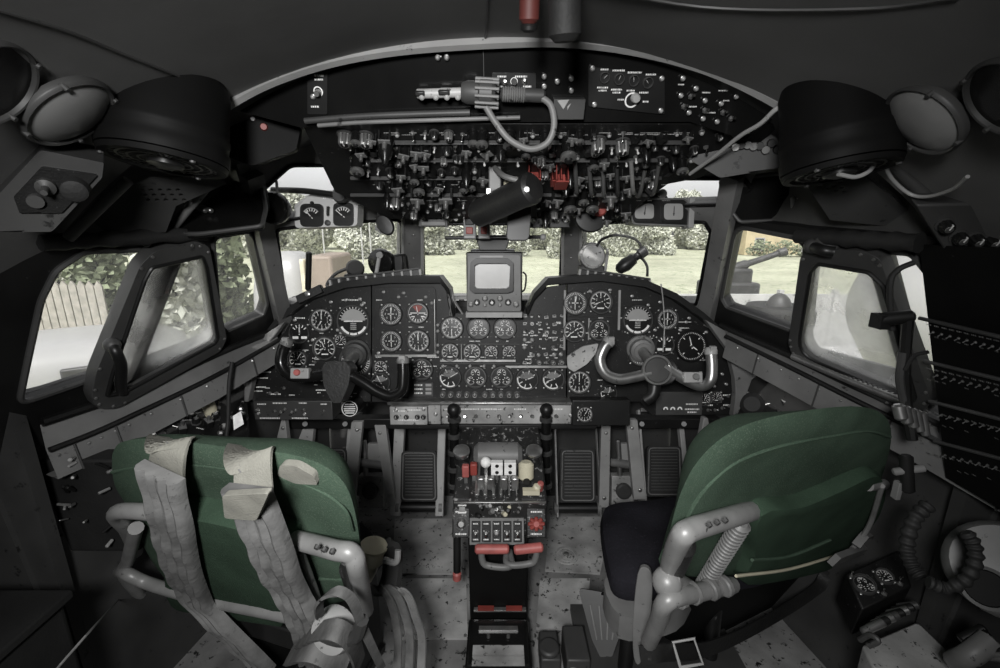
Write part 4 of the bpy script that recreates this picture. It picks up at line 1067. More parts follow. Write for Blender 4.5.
# plain seat
e = V((.915, .405, 0)); fwd = V((-.405, .915, 0)); rc = radians(20)
upv = (UP*cos(rc)-fwd*sin(rc)).normalized(); o = V((.58, .76, .93)); SRt = Frame(o, e.cross(upv), e)
base = V((.50, 1.05, 0))
t = T('pilot_seat', 'plain dark green pilot seat with bare silver side tubes and dark cushion', 'seat', base)
outr = [(661, 566), (669, 541), (677, 511), (685, 489), (699, 464), (725, 439), (761, 422), (816, 411), (860, 408), (884, 415), (893, 432), (890, 457), (879, 490), (864, 523), (838, 556), (800, 568), (732, 577), (690, 578)]
ol = smooth2(SRt.poly(outr), 4); F = SRt
prof = [(.115, -.085), (.085, -.07), (.052, -.045), (.016, -.016), (0, -.004), (.022, .004), (.06, .008), (.11, .006), (.16, .002)]
pad = t.part('backrest', MB().pillow(F, ol, prof, green))
t.part('seam_piping', pipe(F, [(682, 528), (697, 500), (715, 478), (740, 460), (780, 446), (830, 436), (868, 431), (890, 437)], .007), pad)
t.part('seam_piping', pipe(F, [(752, 560), (790, 556), (830, 540)], .037, .004), pad)
mb = MB(); fl = smooth2(F.poly([(747, 502), (790, 494), (830, 478), (862, 464), (872, 472), (874, 490), (862, 520), (838, 553), (800, 566), (736, 574), (742, 545)]), 4)
mb.pillow(F, fl, [(.0, .0), (0, .020), (.006, .032), (.04, .036), (.09, .034)], dgreen); t.part('back_cloth', mb, pad)
t.part('cloth_hem', MB().tube([F.pw(736, 576, .044), F.pw(790, 569, .046), F.pw(838, 555, .042)], .0035, cream, 6), pad, label='torn pale hem along the cloth bottom')
t.part('lower_cloth', MB().prism(F, smooth2(F.poly([(728, 574), (800, 566), (838, 555), (828, 585), (775, 617), (705, 643), (668, 642), (674, 600)]), 3), -.03, -.01, matte), pad, label='black cloth hanging below the pale hem')
FS = Frame(base+V((-.02, .04, .50)), UP, e*.6+V((.6, 0, 0)))
cpts = [(601, 512), (612, 499), (650, 495), (700, 492), (790, 520), (780, 560), (700, 575), (660, 580), (618, 577), (606, 555)]
FC = Frame((0, 0, .50), UP)
t.part('seat_cushion', MB().pillow(FC, smooth2(FC.poly(cpts), 4), [(.04, -.085), (.01, -.07), (0, -.04), (.006, -.015), (.03, .0), (.08, .006)], navy))
mb = MB(); mb.prism(FC, smooth2(FC.poly([(606, 560), (616, 548), (660, 540), (700, 540), (690, 575), (660, 588), (622, 588)]), 3), -.15, -.08, mgrey)
c = base
for dx, dy in ((-.12, .02), (.16, .06), (-.12, .2), (.18, .22)): mb.rod((c.x+dx, c.y+dy, 0), (c.x+dx*.9, c.y+dy*.9, .40), .022, black)
mb.box((c.x, c.y, .02), (.5, .5, .03), dgrey); t.part('seat_frame', mb)
hT = .035
fr = t.part('tube_frame', MB().tube([F.pw(665, 590, .0), F.pw(672, 560, .02), F.pw(681, 538, hT), F.pw(690, 530, hT), F.pw(715, 522, .030), F.pw(744, 513, .018), F.pw(760, 508, .0)], .0185, silver, 12, 8))
mb = MB()
for q in ((708, 523.5), (716, 521), (724, 519)): mb.lathe(F.pw(q[0], q[1], hT+.014), F.n, [(.005, 0), (.004, .006)], dgrey, 8)
t.part('rivet', mb, fr)
t.part('arm_grip', MB().rod(F.pw(684, 543, .03), F.pw(669, 580, .01), .021, leather))
mb = MB(); A, B = F.pw(742, 523, .03), F.pw(703, 586, .03); mb.rod(A, B, .015, mgrey)
for k in range(22): q = A.lerp(B, (k+.5)/22); mb.lathe(q-(B-A).normalized()*.002, B-A, [(.015, 0), (.0175, .002), (.015, .004)], mgrey, 12, caps=False)
t.part('wrapped_brace', mb)
mb = MB(); mb.tube([F.pw(732, 585, .04), F.pw(700, 592, .05), F.pw(668, 600, .055), F.pw(659, 620, .05), F.pw(649, 642, .04)], .0175, silver, 12, 8)
for q in ((722, 587), (708, 590), (690, 594), (676, 598)): mb.lathe(F.pw(q[0], q[1], .05), F.x, [(.019, 0), (.022, .003), (.022, .012), (.019, .015)], mgrey, 12)
mb.ball(F.pw(667, 582, .03), .028, silver, 14); mb.rod(F.pw(668, 578, .03), F.pw(690, 590, .03), .02, silver)
t.part('tube_frame', mb)
mb = MB(); mb.tube([F.pw(868, 486, .03), F.pw(884, 484, .03)], .012, silver, 10, smooth=False); mb.tube([F.pw(882, 486, .04), F.pw(868, 528, .05), F.pw(846, 556, .055)], .006, silver, 8)
mb.strap([F.pw(834, 560, .065), F.pw(856, 552, .06), F.pw(877, 547, .05)], .035, .015, mgrey, upv, 3); mb.strap([F.pw(877, 549, .05), F.pw(868, 534, .05), F.pw(856, 546, .06)], .02, .012, mgrey, F.n, 3)
t.part('bracket', mb)
# lever blade, belt
Fb = Frame(atY(643, 610, .88), (-.35, -.9, .2))
mb = MB().prism(Fb, smooth2(Fb.poly([(638, 572), (646, 566), (652, 574), (652, 600), (648, 640), (640, 662), (634, 655), (633, 620)]), 3), -.008, .008, mgrey)
t.part('adjuster_lever', mb, bevel=.003)
mb = MB(); mb.strap([F.pw(640, 655, .05), F.pw(670, 652, .07), F.pw(710, 648, .07), F.pw(760, 625, .06), F.pw(815, 590, .05), F.pw(838, 560, .03)], .04, .005, leather, (.2, .3, 1), 6); b1 = t.part('seat_belt', mb)
F2 = Frame(F.pw(687, 652, .085), (-.2, -.8, .55), (1, .2, .1)); P = [F2.w(a, b, .006) for a, b in ((-.024, -.024), (.024, -.024), (.024, .024), (-.024, .024))]; t.part('belt_buckle', MB().tube(P+[P[0]], .004, lgrey, 8, smooth=False), b1, label='pale square belt buckle')

# ------------------------------------------------------------------ overhead panels
q0 = atY(500, 44, .915); q1 = atY(500, 116, .965)
FA = plane3(q0, q1, q0+V((1, 0, 0)))
def dome(x): return 41+ (abs(x-505)/280)**2*64
edge = [(x, dome(x)+3) for x in range(300, 741, 40)]
t = T('overhead_panel', 'black upper overhead board under the arched ceiling edge with four small round dials', 'overhead panel', FA.pw(500, 116))
mb = MB().prism(FA, FA.poly([(228, 108)]+[(x, dome(x)+2) for x in range(240, 781, 30)]+[(783, 112), (745, 140), (690, 122), (330, 122), (302, 128)]), -.03, 0, blackg)
mb.prism(FA, round_poly(FA.poly([(308, 68), (328, 66), (328, 114), (308, 114)]), .1), 0, .004, black)
mb.prism(FA, round_poly(FA.poly([(588, 66), (664, 76), (664, 114), (588, 106)]), .06), 0, .005, black)
mb.prism(FA, round_poly(FA.poly([(492, 73), (536, 73), (536, 89), (492, 89)]), .1), 0, .004, black)
mb.pbox(FA, 483, 50, 485, 112, 0, .004, dgrey)
for a in ((320, 75, 9, 2), (320, 79, 9, 1.6), (316, 106, 8, 1.6), (502, 76, 9, 1.6), (521, 76, 12, 1.6), (499, 86, 7, 1.6), (512, 87, 5, 1.4), (527, 86, 8, 1.6), (604, 69, 8, 1.5), (618, 70, 12, 1.5), (634, 72, 14, 1.5), (650, 74, 10, 1.5), (602, 87, 11, 1.5), (616, 89, 11, 1.5), (630, 90, 8, 1.5), (643, 92, 9, 1.5), (620, 99, 6, 1.5), (645, 101, 6, 1.5), (602, 90, 8, 1.5), (616, 92, 8, 1.5), (680, 84, 6), (705, 92, 8), (722, 90, 10), (692, 106, 8), (710, 112, 9), (725, 100, 6), (440, 56, 4)): legend(mb, FA, a[0], a[1], a[2], a[3] if len(a) > 3 else 1.2, .006)
t.part('face_plate', mb, bevel=.002)
for i, (x, y) in enumerate(((604, 77), (618.5, 78.5), (633, 80), (647, 82))): gauge(t, FA, x, y, 4.6, 'arc', 40+30*i)
mb = MB(); a, b = FA.p(631, 99.5); G = FA.sub(a, b, .005); s = FA.sc(631, 100); arcband(mb, G, 5.5*s, 7*s, radians(60), radians(330), .001, white, 20); mb.lathe(G.w(.006, .004), G.n, [(.009, 0), (.008, .012), (.006, .014)], lgrey, 14)
t.part('selector_dial', mb)
mb = MB(); a, b = FA.p(319, 91); G = FA.sub(a, b, .004); arcband(mb, G, 3.4*s, 4.6*s, radians(-60), radians(220), .001, white, 16); mb.lathe(G.w(0, -.002), G.n, [(.007, 0), (.005, .014)], steel, 12); t.part('selector_dial', mb)
mb = MB(); a, b = FA.p(514, 81); G = FA.sub(a, b, .004); arcband(mb, G, 2.6*s, 3.6*s, radians(-60), radians(220), .001, white, 16); mb.lathe(G.o, G.n, [(.006, 0), (.005, .01)], dgrey, 12); t.part('selector_dial', mb)
for x, y in ((544, 76), (557, 81), (544, 86), (571, 78), (571, 90), (447, 57), (438, 57), (314, 96), (682, 78), (695, 88), (680, 95), (704, 100), (720, 103), (735, 96), (688, 112), (702, 118), (716, 121), (660, 110), (594, 104), (592, 68), (661, 78)): put(t, 'indicator_lamp', P_LAMP, on(FA, x, y, .004, .6))
for x, y in ((505, 82), (524, 81), (690, 96), (704, 110), (722, 112), (683, 106), (730, 118)): put(t, 'toggle_switch', P_TOG, on(FA, x, y, .004, .7))
mb = MB(); P = [FA.pw(a, b, .012) for a, b in ((305, 121), (360, 116.5), (420, 114), (470, 112.5))]; mb.tube(P, .006, dgrey, 10)
P = [FA.pw(a, b, .012) for a, b in ((318, 125.5), (360, 122.5), (420, 120.5), (520, 117.5))]; mb.tube(P, .0042, mgrey, 10)
one('grab_rail', 'thin twin metal rail running under the blank half of the upper overhead board', 'rail', mb, P[0])

# lever/knob board sloping down to the windscreen
b0 = atY(500, 120, .97); b1 = atY(500, 226, 1.46)
FBp = plane3(b0, b1, b0+V((1, 0, 0)))
t = T('overhead_panel', 'sloping overhead board crowded with metal knobs and switches above the windscreen', 'overhead panel', b1)
mb = MB().prism(FBp, FBp.poly([(302, 124), (782, 124), (752, 150), (700, 178), (668, 184), (636, 208), (632, 216), (392, 219), (375, 212), (335, 192)]), -.04, 0, panelb)
for y in (140, 158, 176, 193): mb.pbox(FBp, 350, y, 690-(y-140)*.8, y+.8, 0, .01, dgrey)
for i in range(70):
    x = random.uniform(345, 690); y = random.choice((132, 134, 150, 166, 184, 200)); legend(mb, FBp, x, y, random.uniform(4, 12), 1.1, .002)
legend(mb, FBp, 650, 133, 64, 1.3, .003)
t.part('face_plate', mb, bevel=.002)
def bracket():
    mb = MB(); mb.box((-.014, 0, .015), (.004, .02, .03), black); mb.box((.014, 0, .015), (.004, .02, .03), black); mb.box((0, 0, .03), (.032, .022, .004), mgrey); mb.lathe((0, 0, .03), UP, [(.007, 0), (.006, .02)], steel, 10); return proto(mb)
P_BRK = bracket()
P_CAN = proto(MB().lathe((0, 0, 0), UP, [(.019, 0), (.019, .006), (.015, .008), (.015, .034)], blackg, 18).lathe((0, 0, .034), UP, [(.016, 0), (.017, .002), (.017, .008), (.012, .011)], steel, 18).lathe((0, 0, .045), UP, [(.009, 0), (.008, .006)], black, 12))
P_PLUG = proto(MB().lathe((0, 0, 0), UP, [(.014, 0), (.017, .012), (.013, .04), (.007, .05), (.005, .06)], blackg, 14))
cnt = {}
rows = [(133, 345, 720, 22, .70), (146, 352, 706, 20, .72), (158, 358, 690, 18, .75), (170, 368, 672, 18, .75), (181, 378, 655, 17, .78), (193, 388, 640, 17, .78), (204, 396, 632, 16, .78), (213, 402, 630, 15, .75)]
lim = {'toggle_switch': 80, 'rotary_knob': 50, 'switch_bracket': 50, 'cable_plug': 20, 'indicator_lamp': 50, 'switch_guard': 30, 'ribbed_knob': 50}
for y, x0, x1, step, sc in rows:
    x = x0
    while x < x1:
        k = random.choices(['toggle_switch', 'rotary_knob', 'switch_bracket', 'cable_plug', 'indicator_lamp', 'switch_guard', 'ribbed_knob'], [4, 2.2, 2.2, .8, 2, .8, 2.2])[0]
        if cnt.get(k, 0) < lim[k] and not (484 < x < 536 and y > 165):
            cnt[k] = cnt.get(k, 0)+1
            me = {'toggle_switch': random.choice((P_TOG, P_TOGD, P_TOGW)), 'rotary_knob': P_KNOB, 'switch_bracket': P_BRK, 'cable_plug': P_PLUG, 'indicator_lamp': P_LAMP, 'switch_guard': P_GBLK, 'ribbed_knob': random.choice((P_KNOBM, P_CAN))}[k]
            put(t, k, me, on(FBp, x+random.uniform(-3, 3), y+random.uniform(-2, 2), 0, sc*random.uniform(.8, 1.15), random.uniform(-.5, .5)))
        x += step*random.uniform(.42, .72)
for x, y, m, s in ((345, 134, P_KNOBM, 1.5), (366, 135, P_KNOBM, 1.5), (386, 137, P_PLUG, 1.6), (358, 157, P_CAN, 1.4), (568, 140, P_CAN, 1.5), (598, 140, P_KNOBM, 1.6), (622, 142, P_KNOBM, 1.6), (394, 198, P_KNOBM, 1.8), (418, 190, P_BRK, 1.6), (446, 190, P_BRK, 1.6), (610, 186, P_BRK, 1.8), (592, 196, P_CAN, 1.5), (570, 196, P_CAN, 1.5)):
    put(t, 'rotary_knob' if m is P_KNOBM else 'metal_cap', m, on(FBp, x, y, 0, s*.68))
for x, y, m, s in ((534, 168, P_GRED, 1.6), (561, 170, P_GRED, 1.7), (556, 172, P_GRED, 1.3)): put(t, 'red_guard', m, on(FBp, x, y, 0, s))
mb = MB()
for i in range(7):
    x = 575+i*14; p = FBp.pw(x, 165+random.uniform(-6, 6), .01); q = FBp.pw(x+random.uniform(-14, 6), 190, .01); mb.tube([p, (p+q)/2+FBp.n*.04, q], .005, random.choice((dgrey, mgrey, rubber)), 8)
t.part('wire_loops', mb)
# row of small boxes on the front lip
F = Frame(atY(490, 224, 1.44), (0, -1, 0))
mb = MB(); mb.pbox(F, 528, 207, 570, 228, -.04, 0, black)
for i in range(5): mb.pbox(F, 530+8*i, 210, 536+8*i, 214, 0, .008, dgrey); mb.lathe(F.pw(533+8*i, 221, 0), F.n, [(.008, 0), (.008, .006), (.004, .01)], steel, 12)
t.part('socket_box', mb, bevel=.003)
mb = MB(); mb.pbox(F, 418, 215, 448, 227, -.03, 0, dgrey); mb.pbox(F, 421, 221, 446, 226, 0, .005, mgrey); t.part('mirror_box', mb, bevel=.006)
mb = MB()
for x in (450, 456): mb.lathe(F.pw(x, 219, 0), F.n, [(.007, 0), (.006, .012)], lgrey, 10)
t.part('push_button', mb)
for x0, x1 in ((463, 476), (478, 490)):
    mb = MB(); mb.pbox(F, x0, 213, x1, 239, -.02, .0, mgrey); mb.pbox(F, x0+2, 217, x1-2, 225, 0, .006, panelb); mb.pbox(F, x0+3, 227, x1-3, 234, 0, .008, red); mb.pbox(F, x0+1, 236, x1-1, 238, 0, .004, lens); t.part('warning_box', mb, bevel=.002)
mb = MB(); mb.rod(F.pw(445, 238, -.05), F.pw(541, 237, -.05), .006, black); mb.ball(F.pw(543, 237, -.05), .011, lgrey, 10)
one('control_rod', 'thin dark horizontal rod with pale end seen across the middle windscreen', 'rod', mb, F.pw(493, 238))
# swivelling spot lamp over the centre
c0 = atY(478, 214, 1.18); c1 = atY(532, 188, 1.05); d = (c1-c0).normalized()
t = T('spot_lamp', 'thick black cylindrical lamp hanging aslant below the sloping overhead board', 'lamp', c1)
t.part('housing', MB().lathe(c0, d, [(.024, -.004), (.033, 0), (.034, .03), (.034, (c1-c0).length-.03), (.036, (c1-c0).length-.025), (.036, (c1-c0).length), (.028, (c1-c0).length+.008)], leather, 24))
t.part('end_screw', MB().lathe(c1-d*.02+V((0, -.036, .0)), (0, -1, .1), [(.007, 0), (.006, .006)], chrome, 12))
mb = MB(); mb.tube([atY(495, 168, 1.12), atY(504, 176, 1.06), atY(520, 181, 1.05), atY(532, 187, 1.05)], .0065, mgrey, 8)
t.part('cable', mb)
t.part('bracket', MB().box(atY(495, 182, 1.14), (.03, .02, .07), mgrey).box(atY(498, 192, 1.14), (.06, .02, .02), steel).rod(atY(505, 186, 1.13), atY(520, 183, 1.12), .016, cream), bevel=.003)
F = Frame(atY(519, 225, 1.25), (0, -1, .15))
mb = MB().prism(F, round_poly(F.poly([(509, 206), (531, 205), (528, 240), (507, 240)]), .2), -.012, .008, black)
P = [F.w(a, b, .0) for a, b in round_poly(F.poly([(509, 206), (531, 205), (528, 240), (507, 240)]), .2)]; mb.tube(P+[P[0]], .003, dgrey, 6, smooth=False)
one('sun_flap', 'small black rounded flap hanging beside the slanting lamp', 'flap', mb, F.o)
# oval mirrors / pads by the posts
def disc_pad(name, label, px, py, rx, ry, rot, Y, mat, th=.012, reddot=None):
    F = Frame(atY(px, py, Y), (0, -1, .1)); F = F.sub(0, 0, 0, radians(rot)); s = F.sc(px, py); t = T(name, label, 'pad' if name != 'hand_mirror' else 'mirror', F.o)
    pts = [(rx*s*cos(2*pi*i/28), ry*s*sin(2*pi*i/28)) for i in range(28)]
    t.part('pad', MB().pillow(F, pts, [(.006, -th), (0, -th*.6), (0, 0), (.004, th*.4), (.02, th*.5)], mat))
    t.part('stem', MB().tube([F.w(0, ry*s*.6, -th), F.w(0, ry*s*1.1, -.02), F.w(.01, ry*s*1.7, -.03)], .007, dgrey, 8))
    if reddot: 
        q = atY(reddot[0], reddot[1], Y-.03); t.part('red_disc', MB().lathe(q, (0, -1, .1), [(.018, -.012), (.021, -.008), (.021, .0), (.016, .006)], red, 20), label='bright red disc')
disc_pad('oval_paddle', 'dark oval paddle hanging below the twin grey meters', 385, 225, 8, 11, 35, 1.40, black)
disc_pad('oval_paddle', 'large black oval pad with a bright red disc hanging before the windscreen', 590, 218, 16, 14, -20, 1.38, black, reddot=(600, 209))
# twin meter boxes
def meters(label, poly, m, mat, Y, lit):
    xs = [p[0] for p in poly]; ys = [p[1] for p in poly]
    F = Frame(atY(sum(xs)/len(xs), sum(ys)/len(ys), Y), (0, -1, .1)); t = T('meter_box', label, 'meter', F.o)
    mb = MB().prism(F, round_poly(F.poly(poly), .18), -.06, 0, mat); ho = t.part('housing', mb, bevel=.006)
    for x0, y0, x1, y1, a in m:
        mb = MB(); sq = round_poly(F.poly([(x0, y0), (x1, y0), (x1, y1), (x0, y1)]), .25); mb.prism(F, sq, 0, .008, black)
        k = (y1-y0); mb.prism(F, round_poly(F.poly([(x0+2, y0+2), (x1-2, y0+2), (x1-2, y1-(k*.45 if not lit else 3)), (x0+2, y1-(k*.45 if not lit else 3))]), .25), .008, .009, dialb if not lit else lens)
        c = F.p((x0+x1)/2, y1-k*.42); G = F.sub(c[0], c[1]); s = F.sc(x0, y0)
        if not lit:
            arcband(mb, G, k*.36*s, k*.40*s, radians(35), radians(145), .0095, lgrey, 12); ticks(mb, G, k*.24*s, k*.36*s, 6, radians(40), radians(140), .0012, .0095)
        gp = t.part('meter', mb, ho, bevel=.001)
        if lit: P_ = [F.w(a_, b_, .002) for a_, b_ in round_poly(F.poly(poly), .18)]; t.part('rim', MB().tube(P_+[P_[0]], .003, lgrey, 6, smooth=False), ho)
        nb = MB(); needle(nb, G, radians(a), k*.38*s, .0012, .0105, white if not lit else black); 
        o2 = t.part('needle', nb, ho)
    return t, F
t, F = meters('pale grey box with two black dial meters hung in the windscreen', [(294, 205), (308, 195), (330, 190), (350, 194), (358, 203), (357, 226), (295, 228)], [(301, 204, 324, 227, 130), (334, 203, 357-3, 226, 140)], pale, 1.42, False)
t.part('toggle', MB().rod(F.pw(328, 216, .004), F.pw(328, 206, .012), .005, chrome).lathe(F.pw(328, 223, 0), F.n, [(.009, 0), (.009, .006), (.004, .009)], dgrey, 12))
mb = MB(); legend(mb, F, 328, 198, 10, 1.5, .001); t.part('legend', mb, smooth=0)
t.part('cap_screw', MB().lathe(F.pw(312, 203, .008), F.n, [(.006, 0), (.005, .004)], black, 10).lathe(F.pw(344, 202, .008), F.n, [(.006, 0), (.005, .004)], black, 10))
t, F = meters('black box with two pale lit meters hung in the windscreen', [(629, 202), (634, 199), (684, 199), (690, 204), (690, 226), (633, 224)], [(632, 202, 655, 222, 85), (661, 202, 684, 223, 90)], black, 1.40, True)
t.part('side_plate', MB().pbox(F, 689, 197, 692.5, 228, -.05, .01, lgrey), bevel=.002)
t.part('mounting_bracket', MB().prism(F, F.poly([(645, 199), (658, 188), (666, 190), (672, 199)]), -.04, -.02, dgrey).lathe(F.pw(662, 194, -.02), F.n, [(.014, 0), (.014, .006), (.007, .008)], steel, 14))
# bar with junction across the brow window
mb = MB(); mb.tube([atY(272, 190, 1.40), atY(305, 191, 1.39), atY(345, 196, 1.38)], .009, black, 10); mb.lathe(atY(340, 195, 1.375), (0, -1, 0), [(.022, -.02), (.024, 0), (.018, .01)], dgrey, 18); mb.tube([atY(333, 165, 1.37), atY(331, 180, 1.37), atY(338, 192, 1.37)], .004, rubber, 8)
one('cross_bar', 'dark bar with a round joint crossing the small upper window above the grey meters', 'bar', mb, atY(305, 191, 1.39))
mb = MB(); mb.tube([atY(690, 208, 1.42), atY(712, 210, 1.43), atY(730, 206, 1.45)], .016, mgrey, 12); mb.lathe(atY(729, 208, 1.43), (0, -1, 0), [(.012, 0), (.01, .012)], steel, 12)
one('cross_bar', 'grey rounded bar joining the black lit meters to the corner post', 'bar', mb, atY(712, 210, 1.43))
# round lamp at the left corner
p = atY(272, 208, 1.32)
t = T('reading_lamp', 'black round lamp on a knuckle bracket beside the pale grey meter box', 'lamp', p)
t.part('housing', MB().lathe(p, (-.15, -1, .0), [(.03, -.05), (.045, -.02), (.046, 0), (.042, .008), (.03, .004), (.001, .002)], blackg, 24))
mb = MB(); mb.rod(p+V((-.02, .01, .03)), p+V((-.035, 0, .075)), .014, black); mb.ball(p+V((-.035, 0, .08)), .018, black, 12); mb.tube([p+V((-.0, .0, .07)), p+V((.02, .0, .075)), p+V((.02, 0, .04))], .004, mgrey, 8)
t.part('bracket', mb)

# flexible map light with cable loop
t = T('map_light', 'grey ribbed map light lying across the upper overhead board with a cable loop', 'lamp', FA.pw(450, 98))
F = FA
mb = MB(); mb.rod(F.pw(416, 94, .03), F.pw(476, 92, .03), .0085, plate); mb.pbox(F, 417, 87, 428, 93, .01, .04, black); mb.pbox(F, 440, 86, 452, 92, .01, .04, black)
for x in (422, 436, 447, 458): mb.lathe(F.pw(x, 97, .035), F.n, [(.006, 0), (.005, .006)], lgrey, 10)
t.part('clamp_bar', mb, bevel=.003)
mb = MB(); A = F.pw(462, 92, .035); B = F.pw(496, 94, .04); d = (B-A).normalized(); L = (B-A).length
mb.lathe(A, d, [(.016, 0), (.02, .01), (.02, L*.5), (.024, L*.55), (.024, L*.9), (.018, L)], dgrey, 20)
for k in range(12): a = 2*pi*k/12; q = A+d*L*.7; o_ = (F.n*cos(a)+d.cross(F.n)*sin(a))*.024; mb.rod(q+o_-d*.02, q+o_+d*.025, .003, mgrey, 6)
t.part('lamp_head', mb)
mb = MB(); A = F.pw(500, 94, .035); B = F.pw(545, 96, .03); mb.rod(A, B, .012, dgrey)
for k in range(10): q = A.lerp(B, .05+.05*k); mb.lathe(q, B-A, [(.012, 0), (.014, .002), (.012, .004)], mgrey, 12, caps=False)
t.part('ribbed_tube', mb)
t.part('cable', MB().tube([F.pw(486, 107, .05), F.pw(496, 123, .06), F.pw(510, 140, .07), F.pw(530, 149, .075), F.pw(547, 143, .07), F.pw(554, 126, .06), F.pw(551, 106, .045), F.pw(541, 97, .035)], .0062, mgrey, 10))
mb = MB(); mb.pbox(F, 553, 97, 582, 117, .002, .022, dgrey); mb.prism(F, F.poly([(556, 98), (568, 97), (562, 107)]), .022, .024, lgrey); mb.prism(F, F.poly([(566, 104), (570, 100), (566, 108)]), .022, .024, lgrey)
one('tag_box', 'small dark box with pale torn sticker beside the cable loop', 'box', mb, F.pw(567, 107), bevel=.003)

# ------------------------------------------------------------------ ceiling things
p = atY(529, 12, .80)
t = T('ceiling_grip', 'dull red handle stub hanging from the top of the ceiling', 'handle', p)
t.part('grip', MB().rod(atY(531, -40, .68), atY(529, 24, .70), .014, dullred)); t.part('collar', MB().rod(atY(529, 22, .70), atY(529, 32, .705), .012, black))
p = atY(565, 10, .78)
one('ceiling_strap', 'black cylindrical stub hanging beside the red ceiling handle', 'stub', MB().rod(atY(565, -40, .66), atY(565, 42, .68), .022, rubber), p)
def on_vault(px, py):
    d = ray(px, py); a = d.x**2+d.z**2; b = 2*((EYE.z-ZC)*d.z); c = (EYE.z-ZC)**2-RV**2
    tt = (-b+math.sqrt(b*b-4*a*c))/(2*a); P = EYE+d*tt; n = V((-P.x, 0, ZC-P.z)).normalized(); return P, n, tt
def vlamp(label, px, py, R, lit, n):
    P, n0, tt = on_vault(px, py); n = V(n).normalized(); P = P-ray(px, py)*.022; F = Frame(P, n, (0, 1, 0))
    t = T('dome_light' if lit else 'ring_vent', label, 'ceiling light' if lit else 'ceiling ring', P)
    t.part('rim', MB().lathe(P, n, [(R*.3, -.024), (R*.98, -.004), (R*1.0, .004), (R*.99, .006), (R*.94, .009), (R*.90, .008), (R*.88, .003)], dgrey, 36, caps=False))
    t.part('lens' if lit else 'inner_disc', MB().lathe(P, n, [(R*.89, .0), (R*.89, .004), (R*.7, .010), (R*.4, .014), (.001, .015)] if lit else [(R*.89, .003), (.001, .002)], domeg if lit else blackg, 36))
    for k in range(4): a = pi/4+k*pi/2; t.part('screw', MB().lathe(F.w(R*.95*cos(a), R*.95*sin(a), .004), n, [(.004, 0), (.003, .008)], dgrey, 8))
vlamp('round milky dome light above the small knob box', 68, 111, .0625, True, (.646, .099, -.757))
vlamp('round milky dome light beside the looping white cable', 925, 119, .0595, True, (-.746, .09, -.66))
vlamp('dark round ring in the ceiling beyond the dome light over the knob box', -10, 82, .055, False, (.774, .19, -.604))
vlamp('dark round ring in the ceiling beyond the dome light near the white cable', 1010, 96, .053, False, (-.774, .16, -.613))
def fan(label, px, py, w, h, Y, sx):
    p = atY(px, py+h*.45, Y); s = Y/ray(px, py).y/FPX; R = w*.5*s; H = h*s; ax = V((-sx*.10, .18, 1)).normalized()
    t = T('cabin_fan', label, 'fan', p)
    ho = t.part('housing', MB().lathe(p, ax, [(R*.99, 0), (R, .006), (R, .018), (R*.975, .022), (R*.975, H*.25), (R*.99, H*.27), (R*.99, H*.32), (R*.97, H*.34), (R*.95, H*.85), (R*.88, H*.97), (R*.6, H*1.0)], matte, 40))
    mb = MB(); mb.lathe(p-ax*.002, -ax, [(R*.98, 0), (R*.95, .008), (R*.82, .008), (R*.78, 0)], matte, 40, caps=False)
    F = Frame(p-ax*.0, -ax)
    for k in range(24): a = 2*pi*k/24; mb.rod(F.w(R*.28*cos(a), R*.28*sin(a), .003), F.w(R*.8*cos(a), R*.8*sin(a), .005), .0025, black, 6)
    for q in (.4, .55, .7): arcband(mb, F, R*q-.002, R*q+.002, 0, 2*pi, .007, black, 32)
    mb.lathe(p, -ax, [(R*.3, 0), (R*.28, .012), (R*.1, .018), (.001, .018)], black, 24); t.part('grille', mb, ho)
    for k in range(3): a = 2*pi*k/3+.5; t.part('screw', MB().lathe(F.w(R*.9*cos(a), R*.9*sin(a), .008), -ax, [(.005, 0), (.004, .005)], dgrey, 8), ho)
    return t
fan('big black drum fan with round grille beside the milky dome light over the knob box', 166, 120, 112, 85, .80, -1)
fan('big black drum fan with thin white cable passing under it', 839, 126, 104, 92, .80, 1)
# knob box on the ceiling side
F = Frame(atY(48, 190, .70), (.55, -.75, -.38), (1, .55, .25))
t = T('control_box', 'dark grey box with one round knob below the milky dome light', 'box', F.o)
ho = t.part('housing', MB().prism(F, round_poly(F.poly([(-12, 206), (40, 150), (104, 163), (102, 178), (52, 232), (-8, 232)]), .08), -.08, 0, dgrey), bevel=.006)
t.part('face_plate', MB().prism(F, round_poly(F.poly([(14, 196), (42, 166), (98, 174), (62, 212), (20, 212)]), .06), 0, .005, panelb), bevel=.001)
t.part('knob', MB().lathe(F.pw(75, 188, .005), F.n, [(.018, 0), (.016, .016), (.012, .018)], rubber, 20))
t.part('switch', MB().lathe(F.pw(46, 186, .005), F.n, [(.012, 0), (.012, .008), (.005, .012), (.004, .03)], dgrey, 14).lathe(F.pw(36, 200, .005), F.n, [(.01, 0), (.01, .008)], dgrey, 14))
# ribs on side roof
def rib(a, b, Ya, Yb, r=.012, mat=mgrey): trim(MB().tube([atY(*a, Ya), (atY(*a, Ya)+atY(*b, Yb))/2, atY(*b, Yb)], r, mat, 10))
rib((68, 238), (128, 180), .88, .90, .010, mgrey); rib((166, 236), (212, 180), 1.12, 1.06, .010, mgrey)
rib((944, 214), (880, 150), .84, .86, .011, dgrey)
for pts_ in (((-60, -8), (60, 28), (120, 52), (180, 76)), ((560, -20), (700, 6), (860, 8), (960, -4)), ((485, 43), (487, 10), (489, -40))):
    P = [on_vault(*q) for q in pts_]; trim(MB().tube([p+n*.001 for p, n, _ in P], .0022, dgrey, 6))
